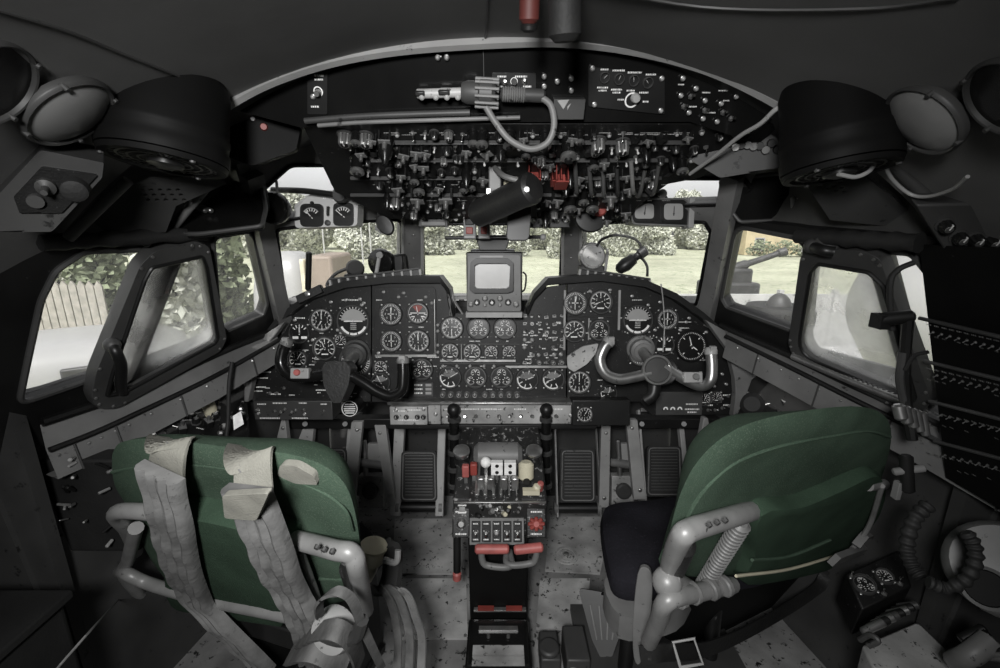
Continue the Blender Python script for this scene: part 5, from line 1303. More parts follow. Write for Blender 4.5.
# visors
def visor(label, poly, Y0, Y1, edgepts, mat, rim, n):
    A, B, Cc = atY(*poly[0], Y0), atY(*poly[len(poly)//2], Y1), atY(*poly[-1], Y0)
    F = plane3(A, B, Cc); t = T('sun_visor', label, 'visor', A)
    pl = round_poly(F.poly(poly), .15)
    ho = t.part('panel', MB().prism(F, pl, -.012, 0, mat), bevel=.002)
    P = [F.w(a, b, 0) for a, b in pl]; t.part('rim', MB().tube(P+[P[0]], .0055, rim, 8, smooth=False))
    t.part('clip', MB().rod(F.pw(*edgepts[0], .012), F.pw(*edgepts[1], .012), .006, steel).rod(F.pw(edgepts[0][0]+6, edgepts[0][1], .012), F.pw(edgepts[1][0]+6, edgepts[1][1], .012), .006, steel))
visor('dark curved sun visor stowed above the side window beside the round black lamp', [(166, 234), (176, 205), (204, 184), (232, 182), (262, 188), (266, 208), (262, 226), (200, 234)], 1.10, 1.28, ((196, 207), (206, 211)), blackg, dgrey, 0)
visor('dark sun visor panel stowed above the side window by the gun barrel view', [(720, 180), (792, 172), (806, 182), (828, 214), (824, 218), (740, 222), (726, 205)], 1.30, 1.15, ((793, 197), (793, 212)), blackg, dgrey, 0)
# perforated grey roof sheets beside visors
def sheet(label, poly, Y, holes, n=(0, -.6, -.8)):
    F = Frame(atY(*poly[0], Y), n); mb = MB(); hs = []
    for cx, cy in holes:
        a, b = F.p(cx, cy); hs.append([(a+.0045*cos(2*pi*k/8), b+.0045*sin(2*pi*k/8)) for k in range(8)])
    mb.prism(F, F.poly(poly), -.004, 0, dgrey, hs)
    return one('perforated_sheet', label, 'sheet', mb, F.o)
sheet('perforated grey metal sheet below the drum fan near the knob box', [(112, 196), (150, 178), (216, 176), (226, 184), (176, 206), (166, 232), (80, 238)], .95, [(142+9*i+3*j, 190+5*j) for i in range(5) for j in range(3)], (.35, -.6, -.7))
sheet('perforated grey metal sheet below the drum fan with the white cable', [(784, 150), (800, 146), (860, 172), (905, 208), (940, 232), (830, 220), (806, 184)], .95, [(816+8*i+2*j, 176+5*j+2*i) for i in range(4) for j in range(3)], (-.35, -.6, -.7))
# dark side boxes between arch and brow windows
F = Frame(atY(262, 140, 1.02), (.35, -.93, -.1))
t = T('junction_box', 'black box with tiny red lamp between the drum fan and the overhead board', 'box', F.o)
t.part('housing', MB().prism(F, round_poly(F.poly([(222, 110), (290, 82), (300, 90), (300, 132), (296, 150), (252, 166), (226, 156)]), .12), -.10, 0, matte), bevel=.008)
t.part('lamp', MB().lathe(F.pw(264, 127, 0), F.n, [(.008, 0), (.006, .008)], red, 12)); t.part('clip', MB().lathe(F.pw(282, 115, 0), F.n, [(.006, 0), (.005, .012)], lgrey, 10).lathe(F.pw(253, 119, 0), F.n, [(.005, 0), (.004, .008)], lgrey, 10))
mb = MB().tube([F.pw(278, 82, .01), F.pw(292, 80, .02), F.pw(298, 90, .02), F.pw(299, 110, .02), F.pw(306, 128, .02), F.pw(330, 158, -.05)], .0045, lgrey, 8)
one('pale_cable', 'pale thin cable bending over the black box with the tiny red lamp', 'cable', mb, F.pw(299, 110))
F = Frame(atY(745, 150, 1.05), (-.35, -.93, -.2))
mb = MB().prism(F, round_poly(F.poly([(690, 160), (720, 140), (770, 132), (790, 150), (780, 168), (720, 178)]), .1), -.08, 0, dgrey)
for k in range(8): mb.lathe(F.pw(735+6*k, 146+random.uniform(-4, 8), 0), F.n, [(.009, 0), (.008, .014)], random.choice((black, mgrey, steel)), 10)
one('junction_box', 'grey cluttered box at the outer end of the sloping overhead board under the white cable', 'box', mb, F.o, bevel=.004)
one('white_cable', 'white cable running from the arch edge down to the sloping overhead board', 'cable', MB().tube([atY(788, 104, .86), atY(775, 110, .87), atY(760, 124, .90), atY(740, 136, .95), atY(715, 156, 1.02), atY(690, 174, 1.10)], .0042, lgrey, 8), atY(740, 136, .95))
P = [on_vault(a, b) for a, b in ((889, 122), (898, 140), (906, 160), (925, 177), (945, 179), (970, 170), (986, 156))]
one('white_cable', 'white cable looping below the milky dome light', 'cable', MB().tube([p+n*.035 for p, n, _ in P], .003, lgrey, 8), P[3][0])
one('white_cable', 'short white cable sagging just under the drum fan', 'cable', MB().tube([atY(838, 174, .78), atY(855, 177, .78), atY(868, 172, .78), atY(874, 165, .79)], .0035, lgrey, 8), atY(855, 177, .78))
# rolled blinds above the side windows
one('rolled_blind', 'black rolled blind on a rail above the window near the side rack', 'blind', MB().tube([WLR.pw(798, 236, .03), WLR.pw(850, 239, .035), WLR.pw(920, 243, .035)], lambda t: .018+.003*sin(40*t), rubber, 12).rod(WLR.pw(820, 236, .03), WLR.pw(834, 252, .04), .02, dgrey), WLR.pw(850, 240, .03))
one('rolled_blind', 'black rolled blind on a rail above the window with the picket fence view', 'blind', MB().tube([WLL.pw(40, 243, .03), WLL.pw(110, 239, .035), WLL.pw(205, 234, .03)], lambda t: .016+.003*sin(40*t), rubber, 12).rod(WLL.pw(146, 246, .03), WLL.pw(147, 232, .03), .008, dgrey), WLL.pw(110, 239, .03))

# ------------------------------------------------------------------ sliding sashes
def sash(label, W, outer, inner, handle, sx):
    t = T('sliding_sash', label, 'window sash', W.pw(*outer[0], .03))
    F = W; po = smooth2(round_poly(F.poly(outer, .02), .3), 1); pi_ = round_poly(F.poly(inner, .02), .22)
    fr = t.part('frame', MB().prism(F, po, .008, .04, dgrey, [pi_]), bevel=.005)
    pts = [F.w(a, b, .041) for a, b in pi_]; t.part('seal', MB().tube(pts+[pts[0]], .005, black, 8, smooth=False), fr)
    t.part('glass_pane', MB().prism(F, pi_, .018, .024, hazy), fr)
    P = [F.pw(a, b, h) for a, b, h in handle]
    t.part('handle', MB().tube(P, .012, black, 10).ball(P[0], .018, dgrey, 12), fr)
    n = len(po)
    for i in range(0, n, 4): q = po[i]; c = (sum(p[0] for p in po)/n, sum(p[1] for p in po)/n); t.part('screw', MB().lathe(F.w(q[0]*.965+c[0]*.035, q[1]*.965+c[1]*.035, .04), F.n, [(.004, 0), (.003, .003)], steel, 8), fr)
sash('dark framed sliding window sash with black handle above the picket fence side', WLL, [(86, 393), (90, 370), (134, 262), (148, 248), (192, 238), (204, 244), (222, 336), (216, 348), (112, 405), (92, 405)], [(101, 392), (106, 372), (138, 277), (145, 264), (196, 253), (200, 262), (212, 334), (209, 340), (118, 388)], [(112, 345, .05), (116, 352, .07), (121, 365, .07), (121, 385, .05), (122, 392, .04)], -1)
sash('dark framed sliding window sash with hazy glass beside the tall rack', WLR, [(793, 340), (806, 254), (814, 244), (870, 247), (886, 254), (935, 388), (934, 402), (922, 411), (900, 404), (797, 352)], [(803, 350), (817, 268), (824, 260), (876, 268), (890, 281), (921, 392), (918, 397)], [(812, 246, .05), (822, 250, .07), (834, 252, .06)], 1)
# sash rail beneath the right window
F = WLR; mb = MB(); mb.tube([F.pw(793, 356, .04), F.pw(850, 380, .045), F.pw(905, 402, .05)], .011, steel, 10)
for k in range(24): q = F.pw(796, 357, .04).lerp(F.pw(905, 402, .05), k/24); mb.ball(q+V((0, 0, .006)), .006, dgrey, 8)
one('sash_rail', 'metal toothed rail under the hazy sliding window', 'rail', mb, F.pw(850, 380, .04))

# ------------------------------------------------------------------ side consoles
def console(label, sx, pts, Zt, knobs):
    F = Frame((0, 0, Zt), V((-sx*.35, -.25, 1)).normalized()); F.o = atZ(*pts[0], Zt)
    t = T('side_console', label, 'console', atZ(*pts[0], Zt)-V((0, 0, Zt)))
    pl = F.poly(pts); mb = MB().prism(F, pl, -.25, 0, panelb)
    xs = [p[0] for p in pts]; ys = [p[1] for p in pts]
    for i in range(14): legend(mb, F, random.uniform(min(xs)+20, max(xs)-20), random.uniform(min(ys)+12, max(ys)-6), random.uniform(4, 9), 1.2, .002)
    t.part('housing', mb, bevel=.004)
    for x, y, m, s in knobs: put(t, {P_TOG: 'toggle_switch', P_KNOB: 'rotary_knob', P_KNOBM: 'rotary_knob', P_LAMP: 'indicator_lamp', P_CAN: 'metal_cap', P_PLUG: 'cable_plug', P_BRK: 'switch_bracket'}[m], m, on(F, x, y, 0, s, random.uniform(-1, 1)))
    return t, F
def rnd(n, x0, x1, y0, y1): return [(random.uniform(x0, x1), random.uniform(y0, y1), random.choice((P_TOG, P_TOG, P_KNOB, P_LAMP, P_LAMP, P_CAN, P_BRK)), random.uniform(.7, 1.2)) for _ in range(n)]
t, F = console('black switch console along the wall ahead of the strapped seat', -1, [(60, 470), (170, 412), (246, 384), (250, 440), (190, 470), (90, 500)], .72, rnd(34, 150, 246, 400, 446)+rnd(6, 90, 150, 440, 470))
mb = MB(); q = F.pw(207, 402, .05); mb.lathe(q, (0, -.3, 1), [(.02, -.05), (.02, 0), (.026, .004), (.026, .012), (.02, .016)], cream, 18); t.part('cream_cap', mb, label='cream round cap')
F2 = Frame(atY(240, 418, 1.32), (.4, -.85, .3)); mb = MB().prism(F2, F2.poly([(233, 416), (241, 411), (244, 424), (234, 430)]), 0, .003, white); t.part('paper_tag', mb, label='small white paper tag')
t, F = console('black switch console along the wall ahead of the plain green seat', 1, [(742, 384), (800, 388), (850, 412), (900, 440), (860, 470), (745, 440)], .74, rnd(30, 748, 835, 392, 432))
mb = MB(); q0 = F.pw(765, 388, .02); q1 = F.pw(815, 402, .03); mb.rod(q0, q1, .025, black); mb.rod(F.pw(752, 404, .02), F.pw(752, 404, .07), .04, rubber); t.part('drum', mb)
one('hanging_cable', 'dark cable hanging down across the black switch console to the strapped seat', 'cable', MB().tube([WLL.pw(232, 362, .07), atY(229, 385, 1.30), atY(228, 420, 1.28), atY(224, 455, 1.24)], .006, rubber, 8), atY(228, 420, 1.28))
one('hanging_wire', 'thin pale wire hanging over the board by the big ticked dial', 'wire', MB().tube([PN.pw(661, 284, .07), PN.pw(663, 300, .05), PN.pw(664.5, 325, .03), PN.pw(663, 352, .03)], .0022, lgrey, 6), PN.pw(664, 300, .05))
# triangular grey gusset between board and wall
def gusset(label, pts, Y):
    F = Frame(atY(*pts[0], Y), (0, -1, .12)); return one('gusset_plate', label, 'plate', MB().prism(F, F.poly(pts), -.03, 0, mgrey), F.o, bevel=.003)
gusset('light grey curved gusset between the board and the wall by the ticked dial', [(706, 320), (724, 330), (760, 352), (790, 366), (790, 376), (762, 372), (752, 380), (744, 402), (736, 418), (733, 417), (736, 395), (735, 378), (728, 350), (716, 334)], 1.50)
gusset('light grey gusset between the board and the wall by the strapped seat', [(284, 322), (276, 334), (262, 350), (254, 372), (248, 402), (244, 402), (244, 386), (236, 372), (220, 372), (222, 358), (262, 336)], 1.50)
# lamps and microphones on the hood
p = PN.pw(377, 264, .0)+V((0, .06, 0))
t = T('spot_lamp', 'round black lamp with grey clamp standing on the hood by the left slotted rail', 'lamp', p-V((0, 0, .05)))
t.part('housing', MB().lathe(p, V((-.35, -1, -.05)), [(.02, -.06), (.044, -.03), (.052, 0), (.05, .012), (.04, .016), (.001, .02)], blackg, 28))
t.part('clamp', MB().rod(p+V((.006, -.035, .035)), p+V((-.015, -.035, -.05)), .007, lgrey).lathe(p+V((.006, -.035, .03)), (0, -1, 0), [(.012, 0), (.012, .008)], steel, 14)); t.part('base', MB().box(p-V((0, -.01, .06)), (.08, .05, .03), black), bevel=.004); t.part('rear_box', MB().box(p+V((.065, .02, -.005)), (.04, .06, .07), black), bevel=.008)
p = PN.pw(350, 270, .0)+V((0, .06, 0))
t = T('spot_lamp', 'smaller black lamp lying on the hood beside the round clamped lamp', 'lamp', p-V((0, 0, .04)))
t.part('housing', MB().lathe(p, V((.5, -1, .4)), [(.015, -.05), (.03, -.02), (.034, 0), (.028, .006)], black, 20).box(p-V((0, 0, .035)), (.07, .05, .03), black)); t.part('cable', MB().tube([p+V((-.03, 0, 0)), p+V((-.07, -.02, -.02)), p+V((-.1, -.03, -.06)), p+V((-.06, -.05, -.07))], .006, rubber, 8))
mb = MB(); mb.rod(PN.pw(308, 290, .06), PN.pw(309, 252, .10), .010, black); 
one('upright_rod', 'short black upright rod standing on the hood before the white striped trailer', 'rod', mb, PN.pw(308, 290, .06))
F = Frame(PN.pw(302, 296, .07), (.1, -1, .25)); mb = MB().prism(F, F.poly([(295, 296), (320, 284), (323, 292), (298, 304)]), -.03, 0, black); mb.lathe(F.pw(308, 294, 0), F.n, [(.011, 0), (.011, .006), (.006, .008)], steel, 14)
one('switch_block', 'small black block with a round metal switch on the sloping hood', 'switch', mb, F.o, bevel=.003)
p = PN.pw(595, 257, 0)+V((0, .05, 0))
t = T('alarm_disc', 'round dull metal disc standing on the hood above the slotted rail', 'disc', p-V((0, 0, .05)))
t.part('disc', MB().lathe(p, V((.15, -1, .35)), [(.042, -.02), (.048, -.015), (.048, .004), (.042, .01), (.038, .006), (.001, .006)], plate, 28)); t.part('rim', MB().lathe(p+V((0, 0, 0)), V((.15, -1, .35)), [(.049, -.012), (.052, -.008), (.052, .002), (.049, .006)], steel, 28, caps=False)); t.part('base', MB().box(p-V((0, -.01, .05)), (.09, .05, .03), dgrey), bevel=.004)
t.part('stay', MB().tube([p+V((.055, .02, -.06)), p+V((.06, .02, 0)), p+V((.055, .0, .02))], .006, lgrey, 8))
p = PN.pw(632, 264, 0)+V((0, .05, 0))
t = T('hand_microphone', 'black hand microphone propped on the hood with a looping cable', 'microphone', p)
ax = V((1, 0, .75)).normalized(); t.part('head', MB().lathe(p-ax*.05, ax, [(.008, 0), (.02, .01), (.026, .04), (.02, .075), (.014, .08), (.014, .095), (.02, .1), (.02, .125), (.014, .13)], black, 18))
t.part('cable', MB().tube([p+ax*.07, p+V((.02, 0, .085)), p+V((-.05, 0, .1)), p+V((-.1, 0, .085)), p+V((-.12, 0, .06))], .005, rubber, 8)); t.part('tail_cable', MB().tube([p+V((.0, 0, 0)), p+V((.04, 0, .02)), p+V((.07, 0, -.01)), p+V((.075, 0, -.05))], .005, rubber, 8))

# ------------------------------------------------------------------ tall rack on the right and its surroundings
RA = V((.80, .887, 1.37)); RB = V((.999, .887, .797)); FR_ = plane3(RA, RB, RA+V((0, -.5, 0)), xh=(0, -1, 0))
t = T('equipment_rack', 'tall black equipment rack with rows of tiny switches beside the hazy sash', 'rack', (1.05, .5, 0))
mb = MB(); sec = [(.822, 1.31), (.999, .797), (1.16, .797), (1.16, 1.1), (.98, 1.31)]; k = len(sec)
mb.add([(x, y, z) for y in (.887, .06) for x, z in sec], [tuple(range(k)), tuple(range(2*k-1, k-1, -1))]+[(i, (i+1) % k, k+(i+1) % k, k+i) for i in range(k)], matte); lm = MB()
for k, (y0, y1) in enumerate(((318, 340), (362, 388), (405, 430), (447, 470))):
    for x in range(0, 12):
        pxx = 930+x*7.5
        if pxx > 1010: break
        yy = y0+(pxx-920)*.235; legend(lm, FR_, pxx, yy+4, 5, 1.6, .002); 
        if random.random() < .6: legend(lm, FR_, pxx, yy+15, 4, 1.2, .002)
mb.add(lm.v, lm.f, mgrey); t.part('cabinet', mb)
for k, y0 in enumerate((332, 375, 415, 455)):
    mb = MB(); a = FR_.pw(919+k*5, y0-14, .004); b = FR_.pw(1040, y0-14+120*.235, .004); mb.rod(a, b, .004, dgrey, 8); t.part('rack_rail', mb)
    for x in range(9): put(t, 'toggle_switch', P_TOGK, on(FR_, 934+k*4+x*8.5, y0+(x*8.5)*.235, .001, .36))
FS2 = Frame(atY(960, 210, .80), (-.2, -.8, -.5)); t2 = T('switch_unit', 'dark slanted switch box with a row of round knobs above the tall rack', 'switch panel', FS2.o)
t2.part('housing', MB().prism(FS2, FS2.poly([(916, 205), (985, 203), (1040, 203), (1040, 262), (952, 262)]), -.06, 0, dgrey), bevel=.004)
for x, y in ((944, 224), (958, 236), (974, 238), (990, 239), (955, 250), (968, 252), (984, 252), (997, 252)): put(t2, 'rotary_knob', P_KNOB, on(FS2, x, y, 0, .9))
# grab arm / clip by the sash
mb = MB(); mb.tube([atY(915, 262, .92), atY(898, 270, .93), atY(890, 285, .93), atY(892, 330, .93)], .006, rubber, 8)
mb.rod(atY(876, 320, .90), atY(914, 316, .88), .014, black); mb.box(atY(880, 321, .90), (.02, .03, .03), black); mb.tube([atY(908, 318, .88), atY(905, 360, .88), atY(906, 400, .88), atY(912, 440, .86)], .010, black, 8); mb.tube([atY(905, 370, .87), atY(914, 356, .86), atY(928, 352, .84)], .004, rubber, 8); mb.tube([atY(903, 352, .88), atY(900, 380, .88), atY(905, 405, .88)], .008, dgrey, 8)
one('clip_arm', 'black jointed clip arm with thin cables standing before the hazy sash', 'arm', mb, atY(908, 400, .88))
mb = MB(); 
for k in range(5): mb.rod(atY(898+6*k, 404+2*k, .87), atY(902+6*k, 420+4*k, .86), .012-.001*k, random.choice((black, dgrey, steel)), 10)
mb.rod(atY(893, 472, .84), atY(925, 468, .83), .008, mgrey); mb.rod(atY(906, 455, .84), atY(908, 492, .83), .012, black); mb.box(atY(897, 490, .84), (.010, .015, .04), mgrey)
one('valve_cluster', 'dark cluster of small valves between the plain seat and the tall rack', 'valves', mb, atY(908, 455, .85), bevel=.001)
# corrugated hoses
def hose(label, pts, r):
    P = smooth_path(pts, 14); mb = MB(); n = len(P)
    L = [0]
    for i in range(1, n): L.append(L[-1]+(P[i]-P[i-1]).length)
    mb.tube(pts, lambda t: r*(1+.16*sin(t*L[-1]/.014*2*pi)), rubber if r < .02 else dgrey, 10, 60)
    return one('corrugated_hose', label, 'hose', mb, pts[0])
hose('dark corrugated hose hanging straight between the seat and the side console', [atY(928, 505, .78), atY(914, 520, .77), atY(907, 545, .76), atY(912, 565, .74), atY(922, 578, .72)], .0125)
hose('black and pale corrugated hose curving before the round drum seat', [atY(928, 582, .68), atY(945, 588, .67), atY(965, 580, .66), atY(975, 562, .66), atY(974, 545, .67), atY(966, 532, .68)], .0105)
# side console right bottom with dials
F = Frame(atZ(870, 590, .45), V((-.25, -.35, 1)))
t = T('side_console', 'low dark console with two round dials beside the plain green seat', 'console', V((F.o.x, F.o.y, 0)))
t.part('housing', MB().prism(F, F.poly([(846, 574), (900, 550), (912, 586), (862, 610)]), -.14, 0, panelb), bevel=.004)
gauge(t, F, 864, 585, 9, 'multi', 40); gauge(t, F, 884, 577, 7, 'arc', 40); 
for q in ((852, 577), (900, 584), (884, 594)): put(t, 'toggle_switch', P_TOG, on(F, *q, 0, .8))
mb = MB()
for k in range(8): a = (862+k*5, 632-k*3.5); b = (a[0]+22, a[1]-10+k); mb.rod(atZ(*a, .46), atZ(*b, .48), .009, random.choice((steel, dgrey, black)), 10)
mb.tube([atZ(860, 640, .44), atZ(870, 635, .47), atZ(878, 641, .47), atZ(868, 646, .45)], .006, dgrey, 8)
one('pipe_bundle', 'bundle of worn metal pipes above the grey sheet by the low console', 'pipes', mb, atZ(880, 625, .28))
mb = MB().prism(Frame((0, 0, .40), UP), Frame((0, 0, .40), UP).poly([(862, 645), (918, 621), (962, 664), (950, 710), (890, 700)]), -.40, 0, plate)
one('step_sheet', 'grey metal step sheet on the floor behind the low console', 'step', mb, atZ(900, 660, .0), bevel=.006)
mb = MB(); c = atY(1008, 570, .70); ax = V((-.62, -.6, .55)).normalized()
mb.lathe(c, ax, [(.07, -.14), (.085, -.10), (.088, -.02), (.078, .0), (.001, .005)], mgrey, 32); hc_ = Frame(c+ax*.006, ax).pw(986, 588); mb.lathe(hc_, ax, [(.032, 0), (.030, .003), (.001, .0035)], matte, 24)  # flat black disc stands in for the shade inside the hole
mb.lathe(hc_-ax*.004, ax, [(.036, .002), (.038, .010), (.032, .011), (.031, .002)], dgrey, 28, caps=False)
one('drum_stool', 'pale rounded drum with a black disc for its shaded hole behind the curving hose', 'drum', mb, c)
mb = MB(); 
for k in range(6): mb.rod(atZ(960+5*k, 640+3*k, .52), atZ(985+5*k, 628+6*k, .55), .010, random.choice((steel, black, mgrey)), 10)
mb.tube([atZ(990, 640, .55), atZ(970, 655, .52), atZ(955, 662, .48)], .02, mgrey, 10)
one('pipe_fittings', 'worn pipe fittings in the corner under the pale drum', 'pipes', mb, atZ(970, 655, .48))
# left dark corner
mb = MB(); mb.box((-1.04, .36, .30), (.28, .80, .58), rubber); FL_ = Frame((-.83, .5, .5), (1, 0, 0), (0, 1, 0))
t = T('side_cabinet', 'dark plain cabinet in the shaded corner behind the strapped seat', 'cabinet', (-1.0, .42, 0)); t.part('body', mb, bevel=.015)
t.part('lid', MB().box((-1.04, .36, .60), (.30, .82, .02), rubber), bevel=.005)
one('floor_rod', 'thin pale rod running along the dark floor behind the strapped seat', 'rod', MB().tube([SL.pw(126, 592, -.02), atY(100, 620, .72), atY(60, 665, .62), atY(40, 690, .58)], .0022, mgrey, 6), atY(100, 620, .72))
t = T('plug_board', 'dark plug board with tiny bright plugs behind the strapped seat top', 'plug board', atY(95, 545, .90))
t.part('board', MB().box(atY(88, 500, 1.0), (.26, .06, .26), rubber), bevel=.006)
for k in range(16): p = atY(random.uniform(62, 118), random.uniform(455, 540), .96); t.part('plug', MB().rod(p, p+V((random.uniform(-.02, .02), -.02, random.uniform(-.01, .03))), random.uniform(.002, .005), random.choice((steel, lgrey, black)), 8))

# ------------------------------------------------------------------ outside
GZ = -2.2
gp = MB(); N_ = 40
vs = []; fs = []
for i in range(N_+1):
    for j in range(N_+1): 
        x = -90+180*i/N_; y = -30+150*j/N_; vs.append((x, y, GZ+(.08*sin(x*.7)+.08*sin(y*.9+x*.3) if y > 6 else 0)))
fs = [(i*(N_+1)+j, (i+1)*(N_+1)+j, (i+1)*(N_+1)+j+1, i*(N_+1)+j+1) for i in range(N_) for j in range(N_)]
struct('ground', gp.add(vs, fs, grassm))
def foliage(mb, c, rad, n, size, mat, rng):
    for _ in range(n):
        while True:
            p = V((rng.uniform(-1, 1), rng.uniform(-1, 1), rng.uniform(-1, 1)))
            if .35 < p.length < 1: break
        p = V((p.x*rad[0], p.y*rad[1], p.z*rad[2]))+V(c)
        a = V((rng.uniform(-1, 1), rng.uniform(-1, 1), rng.uniform(-1, 1))).normalized()*size*rng.uniform(.6, 1.3); b = a.orthogonal().normalized()*size*.6
        mb.add([p-a, p-b*.8, p+a, p+b], [(0, 1, 2, 3)], mat)
def tree_proto(seed, H, W, n, mat, size):
    rng = random.Random(seed); mb = MB(); tr = MB().tube([(0, 0, 0), (.1, 0, H*.3), (0, .1, H*.7)], lambda t: .16*(1-.6*t), bark, 8)
    for k in range(13):
        a = rng.uniform(0, 6.28); r = rng.uniform(0, W*.55); foliage(mb, (r*cos(a), r*sin(a), H*rng.uniform(.12, .84)), (W*.55, W*.55, H*.2), n, size, mat, rng)
    return proto(tr), proto(mb)
TP_ = [tree_proto(1, 9, 3.6, 520, leafm, .32), tree_proto(2, 11, 3.2, 520, leafm, .34), tree_proto(3, 7.5, 3.8, 520, leafm, .30)]
rng = random.Random(5)
k = 0
for x in range(-63, 68, 4):
    me = TP_[k % 3]; k += 1; y = 50+rng.uniform(-3, 4); p = V((x+rng.uniform(-1.5, 1.5), y, GZ))
    if 20 < x < 40: p.y += 14
    t = T('field_tree', 'pale leafy tree in the row beyond the meadow', 'tree', p, 'trees beyond the meadow'); s = rng.uniform(.62, .86)
    M = Matrix.Translation(p) @ Matrix.Rotation(rng.uniform(0, 6), 4, 'Z') @ Matrix.Scale(s, 4)
    put(t, 'trunk', me[0], M); put(t, 'crown', me[1], M)
for x in range(-70, 22, 5):
    me = TP_[k % 3]; k += 1; p = V((x+rng.uniform(-1, 1), 62+rng.uniform(-2, 2), GZ)); s = rng.uniform(.7, .9)
    t = T('field_tree', 'pale leafy tree in the row beyond the meadow', 'tree', p, 'trees beyond the meadow')
    M = Matrix.Translation(p) @ Matrix.Rotation(rng.uniform(0, 6), 4, 'Z') @ Matrix.Scale(s, 4)
    put(t, 'trunk', me[0], M); put(t, 'crown', me[1], M)
# thuja columns close on the left
def thuja(label, px, Y, H, W, mat):
    p = atZ(px, 300, GZ); p = V(((px-500)/444*Y*1.03, Y, GZ)); t = T('conifer_hedge', label, 'conifer', p); rg = random.Random(int(px)); mb = MB()
    for k in range(9): z = H*(.1+.09*k); foliage(mb, p+V((0, 0, z)), (W*(1-.055*k), W*(1-.055*k), H*.09), 260, .10, mat, rg)
    t.part('crown', mb, smooth=0); t.part('trunk', MB().rod(p, p+V((0, 0, H*.8)), .08, bark))
thuja('dark green conifer column seen through the front side window', 232, 8.5, 4.6, .62, leafd)
thuja('pale green conifer seen through the hazy sliding sash', 178, 7.4, 4.0, .75, leafm)
thuja('green conifer beside the picket fence end', 112, 8.2, 4.3, .7, leafd)
thuja('bushy tree behind the top of the picket fence', 68, 11.5, 4.9, 1.3, leafm)
thuja('pale bushy tree between the conifers outside the side windows', 205, 12, 4.9, 1.5, leafm)
# picket fence
pf = V((-11.8, 8.2, GZ)); pe = V((-6.9, 7.6, GZ)); d = (pe-pf); L = d.length; d.normalize()
t = T('picket_fence', 'grey wooden picket fence seen through the rear side window', 'fence', pf)
for k in range(30):
    q = pf+d*(L*k/29); h = 2.0 if k < 15 else 2.45; mb = MB(); mb.box(q+V((0, 0, h/2+.05)), (.13, .03, h), woodm); mb.add([q+V((x, y, h+z)) for x, z in ((-.065, .05), (.065, .05), (0, .14)) for y in (-.015, .015)], [(0, 2, 4), (1, 5, 3), (0, 1, 3, 2), (2, 3, 5, 4), (4, 5, 1, 0)], woodm); t.part('picket', mb)
for z in (.5, 1.7): 
    m_ = (pf+pe)/2+V((0, .04, z)); t.part('fence_rail', MB().box(m_, (L, .04, .1), woodm, Matrix.Rotation(atan2(d.y, d.x), 3, 'Z')))
# white van, trailer
def rounded_body(mb, c, L, W, H, mat, yaw, p=4.):
    R = Matrix.Rotation(yaw, 3, 'Z'); n = 20; vs = []; fs = []; m = 16
    for i in range(m+1):
        th = -pi/2+pi*i/m
        for j in range(n):
            a = 2*pi*j/n; sg = lambda v, e: math.copysign(abs(v)**(2/e), v)
            vs.append(V(c)+R @ V((L/2*sg(cos(th), p)*sg(cos(a), p), W/2*sg(cos(th), p)*sg(sin(a), p), H/2*sg(sin(th), p))))
    for i in range(m):
        for j in range(n): fs.append((i*n+j, i*n+(j+1) % n, (i+1)*n+(j+1) % n, (i+1)*n+j))
    mb.add(vs, fs, mat)
cv = V((-6.3, 5.2, GZ+1.2)); yaw = radians(35)
t = T('parked_van', 'white rounded van parked below the rear side window', 'van', V((cv.x, cv.y, GZ)))
mb = MB(); rounded_body(mb, cv, 4.2, 1.9, 1.9, wbody, yaw, 5); bo = t.part('body', mb)
R = Matrix.Rotation(yaw, 3, 'Z')
for x in (-1.2, 0.0, 1.2): t.part('side_window', MB().box(cv+R @ V((x, -.93, .4)), (.8, .08, .6), dgrey, R), bo, bevel=.02)
for x in (-1.3, 1.3):
    for y in (-.85, .85): q = cv+R @ V((x, y, -.85)); t.part('wheel', MB().lathe(q, R @ V((0, 1, 0)), [(.34, -.1), (.36, 0), (.34, .1)], rubber, 20))
p = V((-3.3, 7.2, GZ))
t = T('parked_trailer', 'white trailer with brown end panel standing beyond the windscreen', 'trailer', p)
mb = MB(); rounded_body(mb, p+V((-.32, .5, 1.62)), 1.1, 1.2, 2.95, wbody, 0, 3.2); t.part('body', mb)
t.part('end_panel', MB().box(p+V((.42, .4, 1.65)), (.42, 1.0, 2.8), brown), bevel=.05)
t.part('stripe', MB().box(p+V((.17, -.08, 1.65)), (.07, .14, 2.7), cream), bevel=.02)
for y in (.1, .9): t.part('wheel', MB().lathe(p+V((-.4, y, .3)), (1, 0, 0), [(.28, -.1), (.3, 0), (.28, .1)], rubber, 20))
for x, y in ((-14.8, 38), (-12.2, 40), (-11.3, 39.5)):
    t = T('lamp_post', 'thin pale pole standing at the meadow edge', 'pole', V((x, y, GZ)), 'poles at the meadow edge'); t.part('pole', MB().cyl((x, y, GZ), (x, y, GZ+5.5), .07, concrete, r1=.05)); t.part('cap', MB().ball((x, y, GZ+5.5), .12, concrete, 8))
